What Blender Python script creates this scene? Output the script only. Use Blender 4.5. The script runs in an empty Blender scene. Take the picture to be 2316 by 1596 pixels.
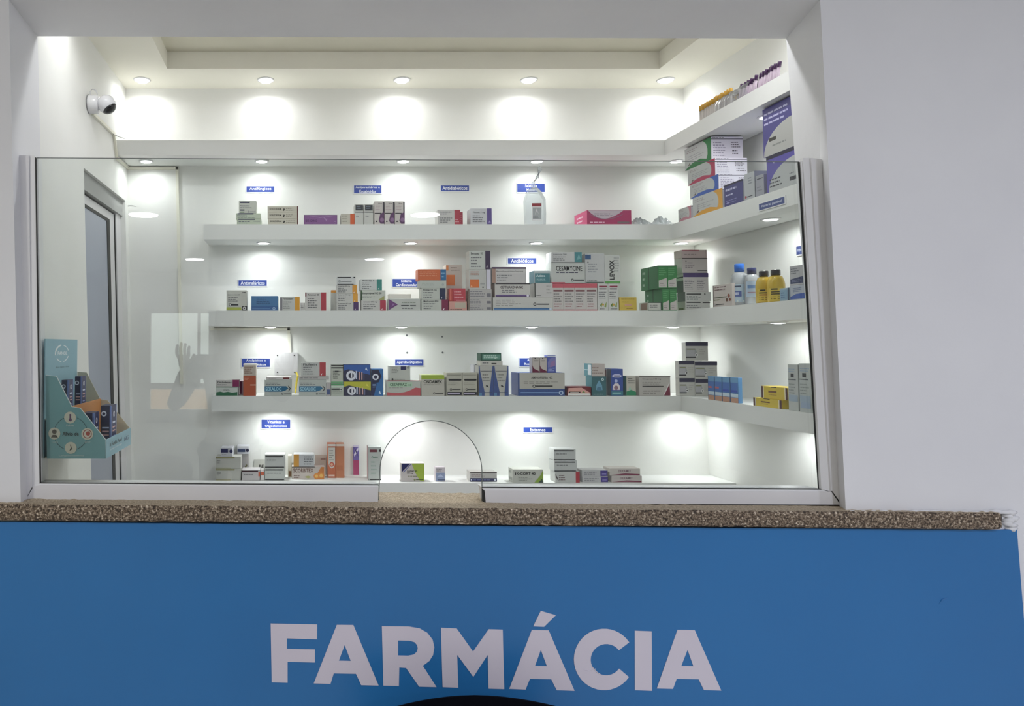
import bpy, bmesh, math, random
from mathutils import Vector, Matrix
random.seed(7)
C = bpy.context.scene.collection
PI = math.pi

# ------------------------------------------------------------------ camera, world, exposure
F, CX, CY, EYE = 1670.0, 680.0, 780.0, 1.5
PITCH = math.radians(2.4)
YP = CY - F * math.tan(PITCH)
SP, CP = math.sin(PITCH), math.cos(PITCH)
cd = bpy.data.cameras.new('camera'); cam = bpy.data.objects.new('camera', cd); C.objects.link(cam)
cam.location = (0, 0, EYE); cam.rotation_euler = (PI / 2 + PITCH, 0, 0)
cd.sensor_width = 36; cd.lens = 36 * F / 2316; cd.clip_start = .02
cd.shift_x = (1158 - CX) / 2316; cd.shift_y = (YP - 798) / 2316
bpy.context.scene.camera = cam
vs = bpy.context.scene.view_settings
vs.view_transform = 'Standard'; vs.look = 'None'; vs.gamma = 1; vs.use_curve_mapping = False
vs.exposure = 0.0
w = bpy.data.worlds.new('sky'); bpy.context.scene.world = w; w.use_nodes = True
bg = w.node_tree.nodes['Background']; bg.inputs[0].default_value = (.80, .90, .84, 1); bg.inputs[1].default_value = 4.5

P_CEIL, P_SHELF, P_HALL = .48, .38, 27.0      # watts: pharmacy ceiling spot, shelf spot, hall panel

# ------------------------------------------------------------------ geometry on measured planes
def atY(px, py, Y):
    a, b = (px - CX) / F, (YP - py) / F
    t = Y / (CP - b * SP)
    return Vector((a * t, Y, EYE + t * (SP + b * CP)))
def atZ(px, py, z):
    a, b = (px - CX) / F, (YP - py) / F
    t = (z - EYE) / (SP + b * CP)
    return Vector((a * t, t * (CP - b * SP), z))
def atX(px, py, X):
    a, b = (px - CX) / F, (YP - py) / F
    t = X / a
    return Vector((X, t * (CP - b * SP), EYE + t * (SP + b * CP)))
YF, YI = 1.805, 2.0            # street face and inner face of the counter wall
YS, YB = 2.81, 2.99            # shelf fronts, back wall
ZC = atY(900, 200, YB).z
ZT = [atY(1000, y, YS).z for y in (317, 507, 702, 895, 1092)]    # shelf tops
TH = .058
def lin(p, q):                 # X as a function of z through two measured points
    return lambda z: p.x + (q.x - p.x) * (z - p.z) / (q.z - p.z)
lb = lin(atY(283, 200, YB), atY(304, 1090, YB))
lf = lin(atY(20, -1, YF), atY(47, 1135, YF))
def XL(Y, z): return lf(z) + (lb(z) - lf(z)) * (Y - YF) / (YB - YF)
rb = lin(atY(1545, 200, YB), atY(1603, 1040, YB))
def XR(Y, z): return rb(z)
def onL(px, py, off=0.0):
    X = -.71
    for _ in range(12):
        p = atX(px, py, X); X = XL(p.y, p.z) + off
    return atX(px, py, X)

# ------------------------------------------------------------------ colours and materials
def lc(h):
    h = h.lstrip('#'); h = ''.join(c * 2 for c in h) if len(h) == 3 else h; o = []
    for i in (0, 2, 4):
        v = int(h[i:i + 2], 16) / 255
        o.append(v / 12.92 if v <= .04045 else ((v + .055) / 1.055) ** 2.4)
    return (*o, 1)
def mat(name, col, rough=.5, metal=0, spec=.5, emit=None, es=0, bump=None, vcol=False, noise=None, coat=0):
    m = bpy.data.materials.new(name); m.use_nodes = True
    nt = m.node_tree; b = nt.nodes['Principled BSDF']
    b.inputs['Roughness'].default_value = rough; b.inputs['Metallic'].default_value = metal
    b.inputs['Specular IOR Level'].default_value = spec; b.inputs['Coat Weight'].default_value = coat
    if col: b.inputs['Base Color'].default_value = lc(col)
    if vcol:
        v = nt.nodes.new('ShaderNodeVertexColor'); v.layer_name = 'Col'
        nt.links.new(v.outputs[0], b.inputs['Base Color'])
    if emit: b.inputs['Emission Color'].default_value = lc(emit); b.inputs['Emission Strength'].default_value = es
    if noise or bump: tc = nt.nodes.new('ShaderNodeTexCoord')
    if noise:      # (second colour, scale)
        n = nt.nodes.new('ShaderNodeTexNoise'); n.inputs['Scale'].default_value = noise[1]; n.inputs['Detail'].default_value = 4
        r = nt.nodes.new('ShaderNodeValToRGB'); r.color_ramp.elements[0].position = .35; r.color_ramp.elements[1].position = .65
        r.color_ramp.elements[0].color = lc(col); r.color_ramp.elements[1].color = lc(noise[0])
        nt.links.new(tc.outputs['Object'], n.inputs['Vector']); nt.links.new(n.outputs['Fac'], r.inputs[0]); nt.links.new(r.outputs[0], b.inputs['Base Color'])
    if bump:       # (scale, strength, distance)
        n2 = nt.nodes.new('ShaderNodeTexNoise'); n2.inputs['Scale'].default_value = bump[0]; n2.inputs['Detail'].default_value = 5
        bp = nt.nodes.new('ShaderNodeBump'); bp.inputs['Strength'].default_value = bump[1]; bp.inputs['Distance'].default_value = bump[2]
        nt.links.new(tc.outputs['Object'], n2.inputs['Vector']); nt.links.new(n2.outputs['Fac'], bp.inputs['Height']); nt.links.new(bp.outputs[0], b.inputs['Normal'])
    return m
M = dict(
    plaster=mat('plaster_white', '#f0f0ec', .75, bump=(14, .25, .004), noise=('#ebebe6', 3)),
    facade=mat('plaster_hall', '#e8e8e9', .7, bump=(9, .35, .006), noise=('#e2e2e4', 2.2)),
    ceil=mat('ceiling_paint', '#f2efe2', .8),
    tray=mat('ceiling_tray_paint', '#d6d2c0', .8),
    shelf=mat('shelf_paint', '#e8e9e6', .55, bump=(30, .1, .001)),
    frame=mat('white_aluminium', '#e4e3e3', .38, noise=('#dedddf', 5)),
    frame2=mat('white_aluminium_bead', '#ebebeb', .35),
    gasket=mat('black_gasket', '#20211f', .6),
    doorwhite=mat('door_white', '#dedcdd', .4),
    doorpane=mat('frosted_pane', '#a3a9b8', .35),
    cement=mat('bare_cement', '#adaeab', .9, bump=(40, .4, .004)),
    carton=mat('printed_carton', None, .42, vcol=True),
    plastic=mat('glossy_plastic', None, .25, vcol=True, coat=.3),
    vinyl=mat('blue_vinyl', '#2c76b4', .33, noise=('#2a71ae', 1.3), bump=(2.5, .15, .01)),
    letter=mat('letter_vinyl', '#dcd5e0', .4, bump=(60, .1, .001)),
    trunk=mat('cable_trunking', '#eceadb', .5),
    lamp=mat('lamp_diffuser', '#ffffff', .3, emit='#ffffff', es=14),
    lamphall=mat('hall_lamp_diffuser', '#ffffff', .3, emit='#ffffff', es=16),
    lampring=mat('lamp_ring', '#e8e8ea', .3),
    chair=mat('navy_plastic', '#02030c', .8, spec=.1),
    steel=mat('grey_steel', '#77797c', .35, metal=.8),
    floor=mat('floor_tile', '#dcd8cf', .35, noise=('#d3cfc6', 6)),
    hallwall=mat('hall_wall_paint', '#d3d3d0', .8),
    orange=mat('sunlit_ochre_wall', '#dba878', .8),
)
def glassmat(name, tint, ior=1.45, rough=0.0, milk=0.0):
    m = bpy.data.materials.new(name); m.use_nodes = True; nt = m.node_tree; nt.nodes.clear()
    o = nt.nodes.new('ShaderNodeOutputMaterial'); mx = nt.nodes.new('ShaderNodeMixShader')
    fr = nt.nodes.new('ShaderNodeFresnel'); fr.inputs[0].default_value = ior
    tr = nt.nodes.new('ShaderNodeBsdfTransparent'); tr.inputs[0].default_value = lc(tint)
    gl = nt.nodes.new('ShaderNodeBsdfGlossy'); gl.inputs['Roughness'].default_value = rough
    nt.links.new(fr.outputs[0], mx.inputs[0]); nt.links.new(gl.outputs[0], mx.inputs[2])
    if milk:
        df = nt.nodes.new('ShaderNodeBsdfDiffuse'); df.inputs[0].default_value = (.85, .87, .9, 1)
        m2 = nt.nodes.new('ShaderNodeMixShader'); m2.inputs[0].default_value = milk
        nt.links.new(tr.outputs[0], m2.inputs[1]); nt.links.new(df.outputs[0], m2.inputs[2]); nt.links.new(m2.outputs[0], mx.inputs[1])
    else: nt.links.new(tr.outputs[0], mx.inputs[1])
    nt.links.new(mx.outputs[0], o.inputs[0]); return m
M['glass'] = glassmat('window_glass', '#f8faf9')
M['clear'] = glassmat('clear_plastic', '#f2f5f6', rough=.12, milk=.22)
M['clearblue'] = glassmat('clear_bottle', '#dfe8f0', rough=.08, milk=.45)
def stone(nm='speckled_stone', c0='#2c231c', mid=((.45, '#554636'), (.52, '#7d6c59'), (.59, '#a3937e')), c1='#f2e6d2', sc_=170, bs=.8):
    m = bpy.data.materials.new(nm); m.use_nodes = True; nt = m.node_tree; b = nt.nodes['Principled BSDF']
    b.inputs['Roughness'].default_value = .65
    tc = nt.nodes.new('ShaderNodeTexCoord')
    n = nt.nodes.new('ShaderNodeTexNoise'); n.inputs['Scale'].default_value = sc_; n.inputs['Detail'].default_value = 3; n.inputs['Roughness'].default_value = .75
    r = nt.nodes.new('ShaderNodeValToRGB'); cr = r.color_ramp
    cr.elements[0].position = .36; cr.elements[0].color = lc(c0); cr.elements[1].position = .70; cr.elements[1].color = lc(c1)
    for p, c in mid:
        e = cr.elements.new(p); e.color = lc(c)
    bp = nt.nodes.new('ShaderNodeBump'); bp.inputs['Strength'].default_value = bs; bp.inputs['Distance'].default_value = .003
    nt.links.new(tc.outputs['Object'], n.inputs['Vector']); nt.links.new(n.outputs['Fac'], r.inputs[0]); nt.links.new(r.outputs[0], b.inputs['Base Color'])
    nt.links.new(n.outputs['Fac'], bp.inputs['Height']); nt.links.new(bp.outputs[0], b.inputs['Normal'])
    return m
M['stone'] = stone()
M['stonetop'] = stone('worn_stone_top', '#8f7f69', ((.45, '#a39379'), (.52, '#b5a58c'), (.6, '#c6b69c')), '#ded0b6', 230, .3)

# ------------------------------------------------------------------ mesh builder
_text = {}
def text_geo(s, bold=.0):
    k = (s, bold)
    if k not in _text:
        cu = bpy.data.curves.new('t', 'FONT'); cu.body = s; cu.size = 1; cu.offset = bold; cu.resolution_u = 2
        cu.align_x = 'CENTER'; cu.space_line = .95
        o = bpy.data.objects.new('t', cu); C.objects.link(o)
        me = bpy.data.meshes.new_from_object(o)
        vv = [v.co.copy() for v in me.vertices]; ff = [tuple(p.vertices) for p in me.polygons]
        bpy.data.objects.remove(o); bpy.data.meshes.remove(me); bpy.data.curves.remove(cu)
        x0, x1 = min(v.x for v in vv), max(v.x for v in vv); y0, y1 = min(v.y for v in vv), max(v.y for v in vv)
        _text[k] = ([((v.x - x0) / (x1 - x0), (v.y - y0) / (y1 - y0)) for v in vv], ff)
    return _text[k]

class MB:
    def __init__(s): s.v = []; s.f = []; s.c = []
    def add(s, vs, fs, col='#dddddd'):
        n = len(s.v); s.v += [tuple(v) for v in vs]
        for f in fs: s.f.append(tuple(n + i for i in f)); s.c.append(col)
        return s
    def hexa(s, a, b, col='#dddddd'):          # two quads (loops of 4) joined
        return s.add(list(a) + list(b), [(0, 1, 2, 3), (7, 6, 5, 4), (0, 4, 5, 1), (1, 5, 6, 2), (2, 6, 7, 3), (3, 7, 4, 0)], col)
    def box(s, x0, x1, y0, y1, z0, z1, col='#dddddd'):
        return s.hexa([(x0, y0, z0), (x1, y0, z0), (x1, y0, z1), (x0, y0, z1)], [(x0, y1, z0), (x1, y1, z0), (x1, y1, z1), (x0, y1, z1)], col)
    def cbox(s, w, d, h, col, e=.0007, sides=None):   # carton with chamfered edges, origin bottom-centre of the front face
        bm = bmesh.new(); bmesh.ops.create_cube(bm, size=1)
        for v in bm.verts: v.co = Vector((v.co.x * w, (v.co.y + .5) * d, (v.co.z + .5) * h))
        bmesh.ops.bevel(bm, geom=bm.edges[:], offset=min(e, w / 6, h / 6), segments=1, affect='EDGES')
        n = len(s.v); s.v += [tuple(v.co) for v in bm.verts]
        for f in bm.faces:
            cc = col; nn = f.normal
            if sides:
                for k, ax, sg in (('L', 0, -1), ('R', 0, 1), ('T', 2, 1)):
                    if k in sides and nn[ax] * sg > .9: cc = sides[k]
            s.f.append(tuple(n + v.index for v in f.verts)); s.c.append(cc)
        bm.free(); return s
    def prism(s, pts, Y0, Y1, col='#dddddd'):  # outline in pixels on plane Y0, extruded straight back
        a = [atY(x, y, Y0) for x, y in pts]; return s.ext(a, Vector((0, Y1 - Y0, 0)), col)
    def ext(s, a, d, col='#dddddd'):
        n = len(a); b = [p + d for p in a]
        return s.add(a + b, [tuple(range(n)), tuple(range(2 * n - 1, n - 1, -1))] + [(i, i + n, (i + 1) % n + n, (i + 1) % n) for i in range(n)], col)
    def tube(s, pts, r, col='#dddddd', n=8, cap=True):
        pts = [Vector(p) for p in pts]; rr = r if isinstance(r, (list, tuple)) else [r] * len(pts); ring = []
        for i, p in enumerate(pts):
            d = (pts[min(i + 1, len(pts) - 1)] - pts[max(i - 1, 0)]).normalized()
            u = d.cross(Vector((0, 0, 1)) if abs(d.z) < .9 else Vector((1, 0, 0))).normalized(); v = d.cross(u)
            ring += [p + (u * math.cos(2 * PI * k / n) + v * math.sin(2 * PI * k / n)) * rr[i] for k in range(n)]
        fs = [(i * n + k, i * n + (k + 1) % n, (i + 1) * n + (k + 1) % n, (i + 1) * n + k) for i in range(len(pts) - 1) for k in range(n)]
        if cap: fs += [tuple(range(n - 1, -1, -1)), tuple(range((len(pts) - 1) * n, len(pts) * n))]
        return s.add(ring, fs, col)
    def build(s, name, m, parent=None, smooth=False, loc=None, rz=0):
        me = bpy.data.meshes.new(name); me.from_pydata(s.v, [], s.f)
        bm = bmesh.new(); bm.from_mesh(me); bmesh.ops.recalc_face_normals(bm, faces=bm.faces[:])
        bm.to_mesh(me); bm.free()
        if isinstance(m, str): m = M[m]
        me.materials.append(m)
        at = me.color_attributes.new('Col', 'FLOAT_COLOR', 'CORNER'); buf = []
        for p in me.polygons:
            buf += list(lc(s.c[p.index])) * p.loop_total
            if smooth: p.use_smooth = True
        at.data.foreach_set('color', buf)
        o = bpy.data.objects.new(name, me); C.objects.link(o)
        if parent: o.parent = parent
        if loc is not None: o.location = loc
        o.rotation_euler.z = rz
        return o
def tag(o, label=None, cat=None, group=None, kind=None):
    for k, v in (('label', label), ('category', cat), ('group', group), ('kind', kind)):
        if v: o[k] = v
    return o
def empty(name, loc=(0, 0, 0), rz=0):
    o = bpy.data.objects.new(name, None); C.objects.link(o); o.location = loc; o.rotation_euler.z = rz; return o
def struct(name, mb, m, parent=None, label=None):
    o = mb.build(name, m, parent)
    if not parent: o['kind'] = 'structure'
    if label: o['label'] = label
    return o
def lathe(prof, col, n=20):                    # profile [(r, z)], returns MB
    mb = MB(); vsx = []
    for r, z in prof: vsx += [(r * math.cos(2 * PI * k / n), r * math.sin(2 * PI * k / n), z) for k in range(n)]
    fs = [(i * n + k, i * n + (k + 1) % n, (i + 1) * n + (k + 1) % n, (i + 1) * n + k) for i in range(len(prof) - 1) for k in range(n)]
    fs += [tuple(range(n - 1, -1, -1)), tuple(range((len(prof) - 1) * n, len(prof) * n))]
    return mb.add(vsx, fs, col)

# ------------------------------------------------------------------ counter wall (hall side)
TL, TR, BL, BR = atY(20, -1, YF), atY(1855, -1, YF), atY(47, 1141, YF), atY(1913, 1156, YF)
iTL, iTR, iBR = atY(80, 82, YI), atY(1778, 87, YI), atY(1853, 1125, YI)
iTL.x = XL(YI, iTL.z); iBL = Vector((XL(YI, BL.z), YI, BL.z)); iBR.z = BR.z
XW0, XW1, ZH = -4.3, 5.2, 2.91
def wallblock(f4, b4): return MB().hexa(f4, b4)
V = lambda x, y, z: Vector((x, y, z))
struct('wall_front', wallblock([V(XW0, YF, BL.z), BL, TL, V(XW0, YF, TL.z)], [V(XW0, YI, BL.z), iBL, iTL, V(XW0, YI, iTL.z)]), 'facade')
struct('wall_front_right', wallblock([BR, V(XW1, YF, BR.z), V(XW1, YF, TR.z), TR], [iBR, V(XW1, YI, iBR.z), V(XW1, YI, iTR.z), iTR]), 'facade')
hd_ = MB(); FR = [V(XW0, YF, ZH), V(XW0, YF, TL.z), TL, TR, V(XW1, YF, TR.z), V(XW1, YF, ZH)]; BK_ = [V(XW0, YI, ZH), V(XW0, YI, iTL.z), iTL, iTR, V(XW1, YI, iTR.z), V(XW1, YI, ZH)]
hd_.add(FR + BK_, [(0, 1, 2, 3, 4, 5), (11, 10, 9, 8, 7, 6)] + [(k_, k_ + 6, (k_ + 1) % 6 + 6, (k_ + 1) % 6) for k_ in range(6)])
struct('wall_front_header', hd_, 'facade')
sTL, sTR = atY(-300, 1137.5, 1.782), atY(2265, 1160, 1.782)
sBL, sBR = atY(-300, 1173.5, 1.782), atY(2265, 1197, 1.782)
zb = lambda x: sBL.z + (sBR.z - sBL.z) * (x - sBL.x) / (sBR.x - sBL.x)
ZW = sBR.z - .002
struct('wall_front_lower', MB().hexa([V(XW0, YF, 0), V(XW1, YF, 0), V(XW1, YF, ZW), V(XW0, YF, ZW)], [V(XW0, YI - .04, 0), V(XW1, YI - .04, 0), V(XW1, YI - .04, ZW), V(XW0, YI - .04, ZW)]), 'facade')
struct('wall_front_corner', MB().hexa(
    [V(atY(2267, 1158, YF).x, YF, BR.z), V(XW1, YF, BR.z), V(XW1, YF, ZW), V(atY(2267, 1197, YF).x, YF, ZW)], [V(atY(2267, 1158, YF).x, YF + .1, BR.z), V(XW1, YF + .1, BR.z), V(XW1, YF + .1, ZW), V(atY(2267, 1197, YF).x, YF + .1, ZW)]), 'facade')
# stone slab with an uneven sawn face
def slab():
    bm = bmesh.new(); nx, ny, nz = 240, 14, 6
    grid = {}
    def vert(i, j, k):
        if (i, j, k) not in grid:
            u, v, t = i / nx, j / ny, k / nz
            p = sBL.lerp(sBR, u).lerp(sTL.lerp(sTR, u), t) + V(0, v * .185, 0)
            e = .0011 * (1 if (j == 0 or k in (0, nz)) else 0)
            p += V(random.uniform(-e, e), random.uniform(-e, e) + (.0035 if j == 0 and k in (0, nz) else 0), random.uniform(-e, e) * .8)
            grid[(i, j, k)] = bm.verts.new(p)
        return grid[(i, j, k)]
    for i in range(nx):
        for j in range(ny):
            for k in (0, nz): bm.faces.new([vert(i, j, k), vert(i + 1, j, k), vert(i + 1, j + 1, k), vert(i, j + 1, k)])
        for k in range(nz):
            for j in (0, ny): bm.faces.new([vert(i, j, k), vert(i + 1, j, k), vert(i + 1, j, k + 1), vert(i, j, k + 1)])
    for i in (0, nx):
        for j in range(ny):
            for k in range(nz): bm.faces.new([vert(i, j, k), vert(i, j + 1, k), vert(i, j + 1, k + 1), vert(i, j, k + 1)])
    bmesh.ops.recalc_face_normals(bm, faces=bm.faces[:])
    bm.normal_update()
    for f in bm.faces: f.material_index = 1 if f.normal.z > .75 else 0
    me = bpy.data.meshes.new('stone_counter'); bm.to_mesh(me); bm.free(); me.materials.append(M['stone']); me.materials.append(M['stonetop'])
    o = bpy.data.objects.new('stone_counter', me); C.objects.link(o); return o
tag(slab(), 'rough brown speckled stone counter slab running under the whole window', 'counter')
# plaster fillet at the right end of the slab
fl = MB(); XA = atY(2262, 1180, YF).x
for i in range(16):
    x = atY(1925 + i * 23, 1150, YF).x; w_ = random.uniform(.018, .03); z_ = BR.z + (sTR.z - sTL.z) * 0
    fl.tube([V(x - w_, YF - .001, BR.z - .002), V(x, YF - .006 - random.random() * .003, BR.z + random.uniform(-.001, .002)), V(x + w_, YF - .001, BR.z - .002)], [.003, random.uniform(.004, .007), .003], n=6)
for i in range(7):
    p_ = atY(2280 + random.uniform(-9, 9), 1158 + i * 6, YF); fl.tube([p_ + V(-.014, .001, 0), p_ + V(0, -.006, random.uniform(-.003, .003)), p_ + V(.016, .001, 0)], [.003, random.uniform(.005, .009), .003], n=6)
o_ = fl.build('trim_1', 'facade', None, True); o_['kind'] = 'structure'; o_['label'] = 'rough plaster fillet along the slab at the right'
# blue panel and its letters
YPN = 1.798
pn = empty('sign_panel', (0, 0, 0)); tag(pn, 'large glossy blue panel with pale capital letters under the counter', 'sign')
pb = [atY(-320, 1177, YPN), atY(2265, 1198.5, YPN), atY(2300, 1196, YPN), atY(2316, 1400, YPN)]
d = pb[3] - pb[2]; pb.append(pb[3] + d * 1.1); pb.append(pb[4] + V(0, 0, -(pb[4].z - .12))); pb.append(V(pb[0].x, YPN, .12))
MB().ext(pb, V(0, YF - YPN, 0)).build('panel_board', 'vinyl', pn)
def cv(x, y): return (560 + x / 2.0316, 1340 + y / 2.0316)
def curve_letter(loops, Y, th, m, parent, name='letter'):
    cu = bpy.data.curves.new(name, 'CURVE'); cu.dimensions = '2D'; cu.fill_mode = 'BOTH'; cu.extrude = th / 2
    for lp in loops:
        sp = cu.splines.new('POLY'); sp.points.add(len(lp) - 1); sp.use_cyclic_u = True
        for p, (x, y) in zip(sp.points, lp):
            q = atY(x, y, Y); p.co = (q.x, q.z, 0, 1)
    t = bpy.data.objects.new(name, cu); C.objects.link(t); me = bpy.data.meshes.new_from_object(t)
    bpy.data.objects.remove(t); bpy.data.curves.remove(cu)
    me.transform(Matrix(((1, 0, 0, 0), (0, 0, -1, Y), (0, 1, 0, 0), (0, 0, 0, 1)))); me.materials.clear(); me.materials.append(M[m])
    o = bpy.data.objects.new(name, me); C.objects.link(o); o.parent = parent; return o
arc = lambda cx, cy, rx, ry, a0, a1, n: [(cx + rx * math.cos(math.radians(a0 + (a1 - a0) * i / n)), cy - ry * math.sin(math.radians(a0 + (a1 - a0) * i / n))) for i in range(n + 1)]
LET = [
 [[(106,141),(320,145),(319,213),(181,209),(181,257),(309,260),(309,320),(184,317),(184,413),(111,411)]],
 [[(410,147),(486,148),(602,426),(522,424),(498,372),(396,370),(381,418),(304,416)], [(446,240),(474,313),(419,312)]],
 [[(617,153),(742,155),(790,163),(826,184),(850,215),(858,250),(852,286),(835,313),(805,335),(868,433),(788,431),(728,345),(697,343),(695,428),(624,426)],
  [(692,219),(742,220),(766,226),(779,240),(782,256),(777,272),(763,284),(738,289),(692,288)]],
 [[(888,160),(961,164),(1036,270),(1108,167),(1172,169),(1179,442),(1107,440),(1103,285),(1037,386),(963,285),(968,436),(896,433)]],
 [[(1306,170),(1383,172),(1502,450),(1420,447),(1395,397),(1297,395),(1277,444),(1202,441)], [(1347,262),(1375,337),(1320,336)]],
 [arc(1638,306,139,141,34,325,34) + arc(1648,307,72,72,325,37,24)],
 [[(1779,174),(1856,177),(1858,450),(1779,447)]],
 [[(1975,170),(2054,171),(2176,449),(2096,446),(2072,397),(1971,395),(1954,441),(1880,439)], [(2021,262),(2048,337),(1992,336)]]]
for k, lps in enumerate(LET):
    o = curve_letter([[cv(*p) for p in l] for l in lps], YPN - .0006, .0012, 'letter', pn)
    if k == 4: curve_letter([[cv(*p) for p in [(1347,83),(1416,103),(1362,156),(1312,154)]]], YPN - .0006, .0012, 'letter', pn, 'letter_accent')
    if k == 5:   # two creases in the vinyl of the C
        mb = MB()
        for a, b in (((1540, 352), (1600, 348)), ((1575, 330), (1636, 384))):
            mb.tube([atY(*cv(*a), YPN - .0013), atY(*cv((a[0] + b[0]) / 2, (a[1] + b[1]) / 2 + 8), YPN - .0016), atY(*cv(*b), YPN - .0013)], [.0004, .0012, .0003], n=6)
        mb.build('crease', 'letter', o)
mb = MB().tube([atY(2124, 1366, YPN), atY(2131, 1356, YPN - .001), atY(2143, 1351, YPN)], [.0006, .0016, .0005], n=6); mb.build('blister', 'vinyl', pn)

# ------------------------------------------------------------------ window frame, gaskets, glass
win = empty('window_1'); win['kind'] = 'structure'; win['label'] = 'white aluminium service window with an arched hole in its glass'
Y0, Y1 = 1.848, 1.905
def fr(pts, ya, yb, m='frame', name='window_frame'): return MB().prism(pts, ya, yb).build(name, m, win)
fr([(40, 351), (65, 351), (73, 1104), (57, 1131), (49, 1131)], Y0, Y1)
fr([(65, 351), (79, 352), (89.5, 1091), (80, 1098), (73, 1104)], Y0 + .006, Y1, 'frame2')
fr([(39, 351), (40.6, 351), (49.6, 1131), (48, 1131)], Y0 - .001, Y0 - .001 + .004, 'gasket', 'gasket')
fr([(79.2, 356), (81.6, 356), (92, 1092), (89.6, 1092)], Y0 + .004, Y0 + .004 + .004, 'gasket', 'gasket')
fr([(1834, 357), (1858, 360), (1906, 1141), (1880, 1112)], Y0, 1.878)
fr([(1816, 357), (1834, 357), (1880, 1112), (1857.5, 1105)], Y0 + .006, 1.8665, 'frame2')
fr([(1806, 366), (1811, 366), (1857, 1105), (1852, 1104)], Y0 + .014, Y0 + .014 + .004, 'gasket', 'gasket')
fr([(1811, 364), (1817, 364), (1861, 1106), (1857, 1106)], Y0 + .010, 1.866, 'frame2', 'glazing_bead')
fr([(1906, 1000), (1908, 1000), (1910, 1142), (1906, 1142)], Y0 - .003, Y0 - .003 + .004, 'gasket', 'gasket')
fr([(57, 1131), (73, 1100), (92, 1097), (855, 1101), (855, 1135)], Y0, Y1, 'frame', 'window_rail')
fr([(80, 1093), (855, 1097.5), (855, 1102), (73, 1100)], Y0 + .003, Y1, 'frame2', 'glazing_bead')
fr([(92, 1091), (856, 1095.5), (856, 1098), (90, 1093.5)], Y0 + .005, Y0 + .005 + .004, 'gasket', 'gasket')
fr([(49, 1130), (856, 1134.5), (856, 1136.5), (49, 1132.5)], Y0 - .001, Y0 - .001 + .004, 'gasket', 'gasket')
fr([(1096, 1109), (1862, 1111), (1880, 1112), (1905, 1142), (1099, 1139)], Y0, Y1, 'frame', 'window_rail')
fr([(1091, 1103), (1857, 1107), (1876, 1112), (1096, 1110)], Y0 + .003, Y1, 'frame2', 'glazing_bead')
fr([(1090, 1101), (1857, 1104.5), (1857, 1107), (1090, 1103.5)], Y0 + .005, Y0 + .005 + .004, 'gasket', 'gasket')
fr([(1090, 1105), (1097, 1110), (1100, 1139), (1091, 1133)], Y0 + .001, Y0 + .001 + .004, 'gasket', 'rail_end_cap')
fr([(1098, 1138), (1905, 1141), (1905, 1143), (1098, 1140.5)], Y0 - .001, Y0 - .001 + .004, 'gasket', 'gasket')
fr([(1880.5, 1111), (1882, 1110), (1904, 1140), (1901, 1141)], Y0 - .0008, Y0 + .002, 'gasket', 'mitre_joint')
fr([(72.6, 1104), (73.6, 1104), (57, 1131), (56, 1131)], Y0 - .0005, Y0 + .002, 'steel', 'mitre_joint')
YG = 1.872
hole = [(1090, 1140), (1090, 1066)] + [(974.5 + 115.5 * math.cos(math.radians(a)), 1066 - 115 * math.sin(math.radians(a))) for a in range(6, 180, 6)] + [(859, 1066), (856, 1138)]
gp = [(80, 357), (91, 1094), (856, 1099)] + hole[::-1] + [(1090, 1105), (1856, 1107), (1809, 366)]
outline = [(x, y) for x, y in gp]
def glasspane():
    cu = bpy.data.curves.new('g', 'CURVE'); cu.dimensions = '2D'; cu.fill_mode = 'BOTH'; cu.extrude = .003
    sp = cu.splines.new('POLY'); sp.points.add(len(outline) - 1); sp.use_cyclic_u = True
    for p, (x, y) in zip(sp.points, outline):
        q = atY(x, y, YG); p.co = (q.x, q.z, 0, 1)
    t = bpy.data.objects.new('g', cu); C.objects.link(t); me = bpy.data.meshes.new_from_object(t)
    bpy.data.objects.remove(t); bpy.data.curves.remove(cu)
    me.transform(Matrix(((1, 0, 0, 0), (0, 0, -1, YG), (0, 1, 0, 0), (0, 0, 0, 1)))); me.materials.clear(); me.materials.append(M['glass'])
    o = bpy.data.objects.new('glass_pane', me); C.objects.link(o); o.parent = win; return o
pane = glasspane()
M['glassedge'] = mat('glass_edge', '#6f7572', .25)
ge = MB(); R = .0011
top = [atY(80 + (1809 - 80) * i / 8, 357 + 9 * i / 8, YG - .003) for i in range(9)]
ge.tube(top, R, n=6); ge.build('glass_edge', 'glassedge', pane)
MB().tube([atY(x, y, YG - .003) for x, y in hole], .0012, n=6).build('glass_edge', 'glassedge', pane)

# ------------------------------------------------------------------ pharmacy shell
Z9 = 2.75
def q(*p): return MB().add([Vector(x) for x in p], [tuple(range(len(p)))])
# left wall with the door opening
dN, dF = onL(190, 400).y, 2.945            # near and far jambs
zD = onL(190, 380).z
def lw(y0, y1, z0, z1, mb): return mb.hexa([V(XL(y0, z0), y0, z0), V(XL(y1, z0), y1, z0), V(XL(y1, z1), y1, z1), V(XL(y0, z1), y0, z1)],
                                      [V(XL(y0, z0) - .12, y0, z0), V(XL(y1, z0) - .12, y1, z0), V(XL(y1, z1) - .12, y1, z1), V(XL(y0, z1) - .12, y0, z1)])
wl = MB(); lw(YI, dN, 0, Z9, wl); lw(dN, dF, zD, Z9, wl); lw(dF, YB + .1, 0, Z9, wl)
struct('wall_left', wl, 'plaster')
struct('wall_back', MB().box(-1.2, 2.2, YB, YB + .1, 0, Z9), 'plaster')
struct('wall_right', MB().hexa([V(rb(0), YI, 0), V(rb(Z9), YI, Z9), V(rb(Z9), YB, Z9), V(rb(0), YB, 0)], [V(rb(0) + .1, YI, 0), V(rb(Z9) + .1, YI, Z9), V(rb(Z9) + .1, YB, Z9), V(rb(0) + .1, YB, 0)]), 'plaster')
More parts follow.
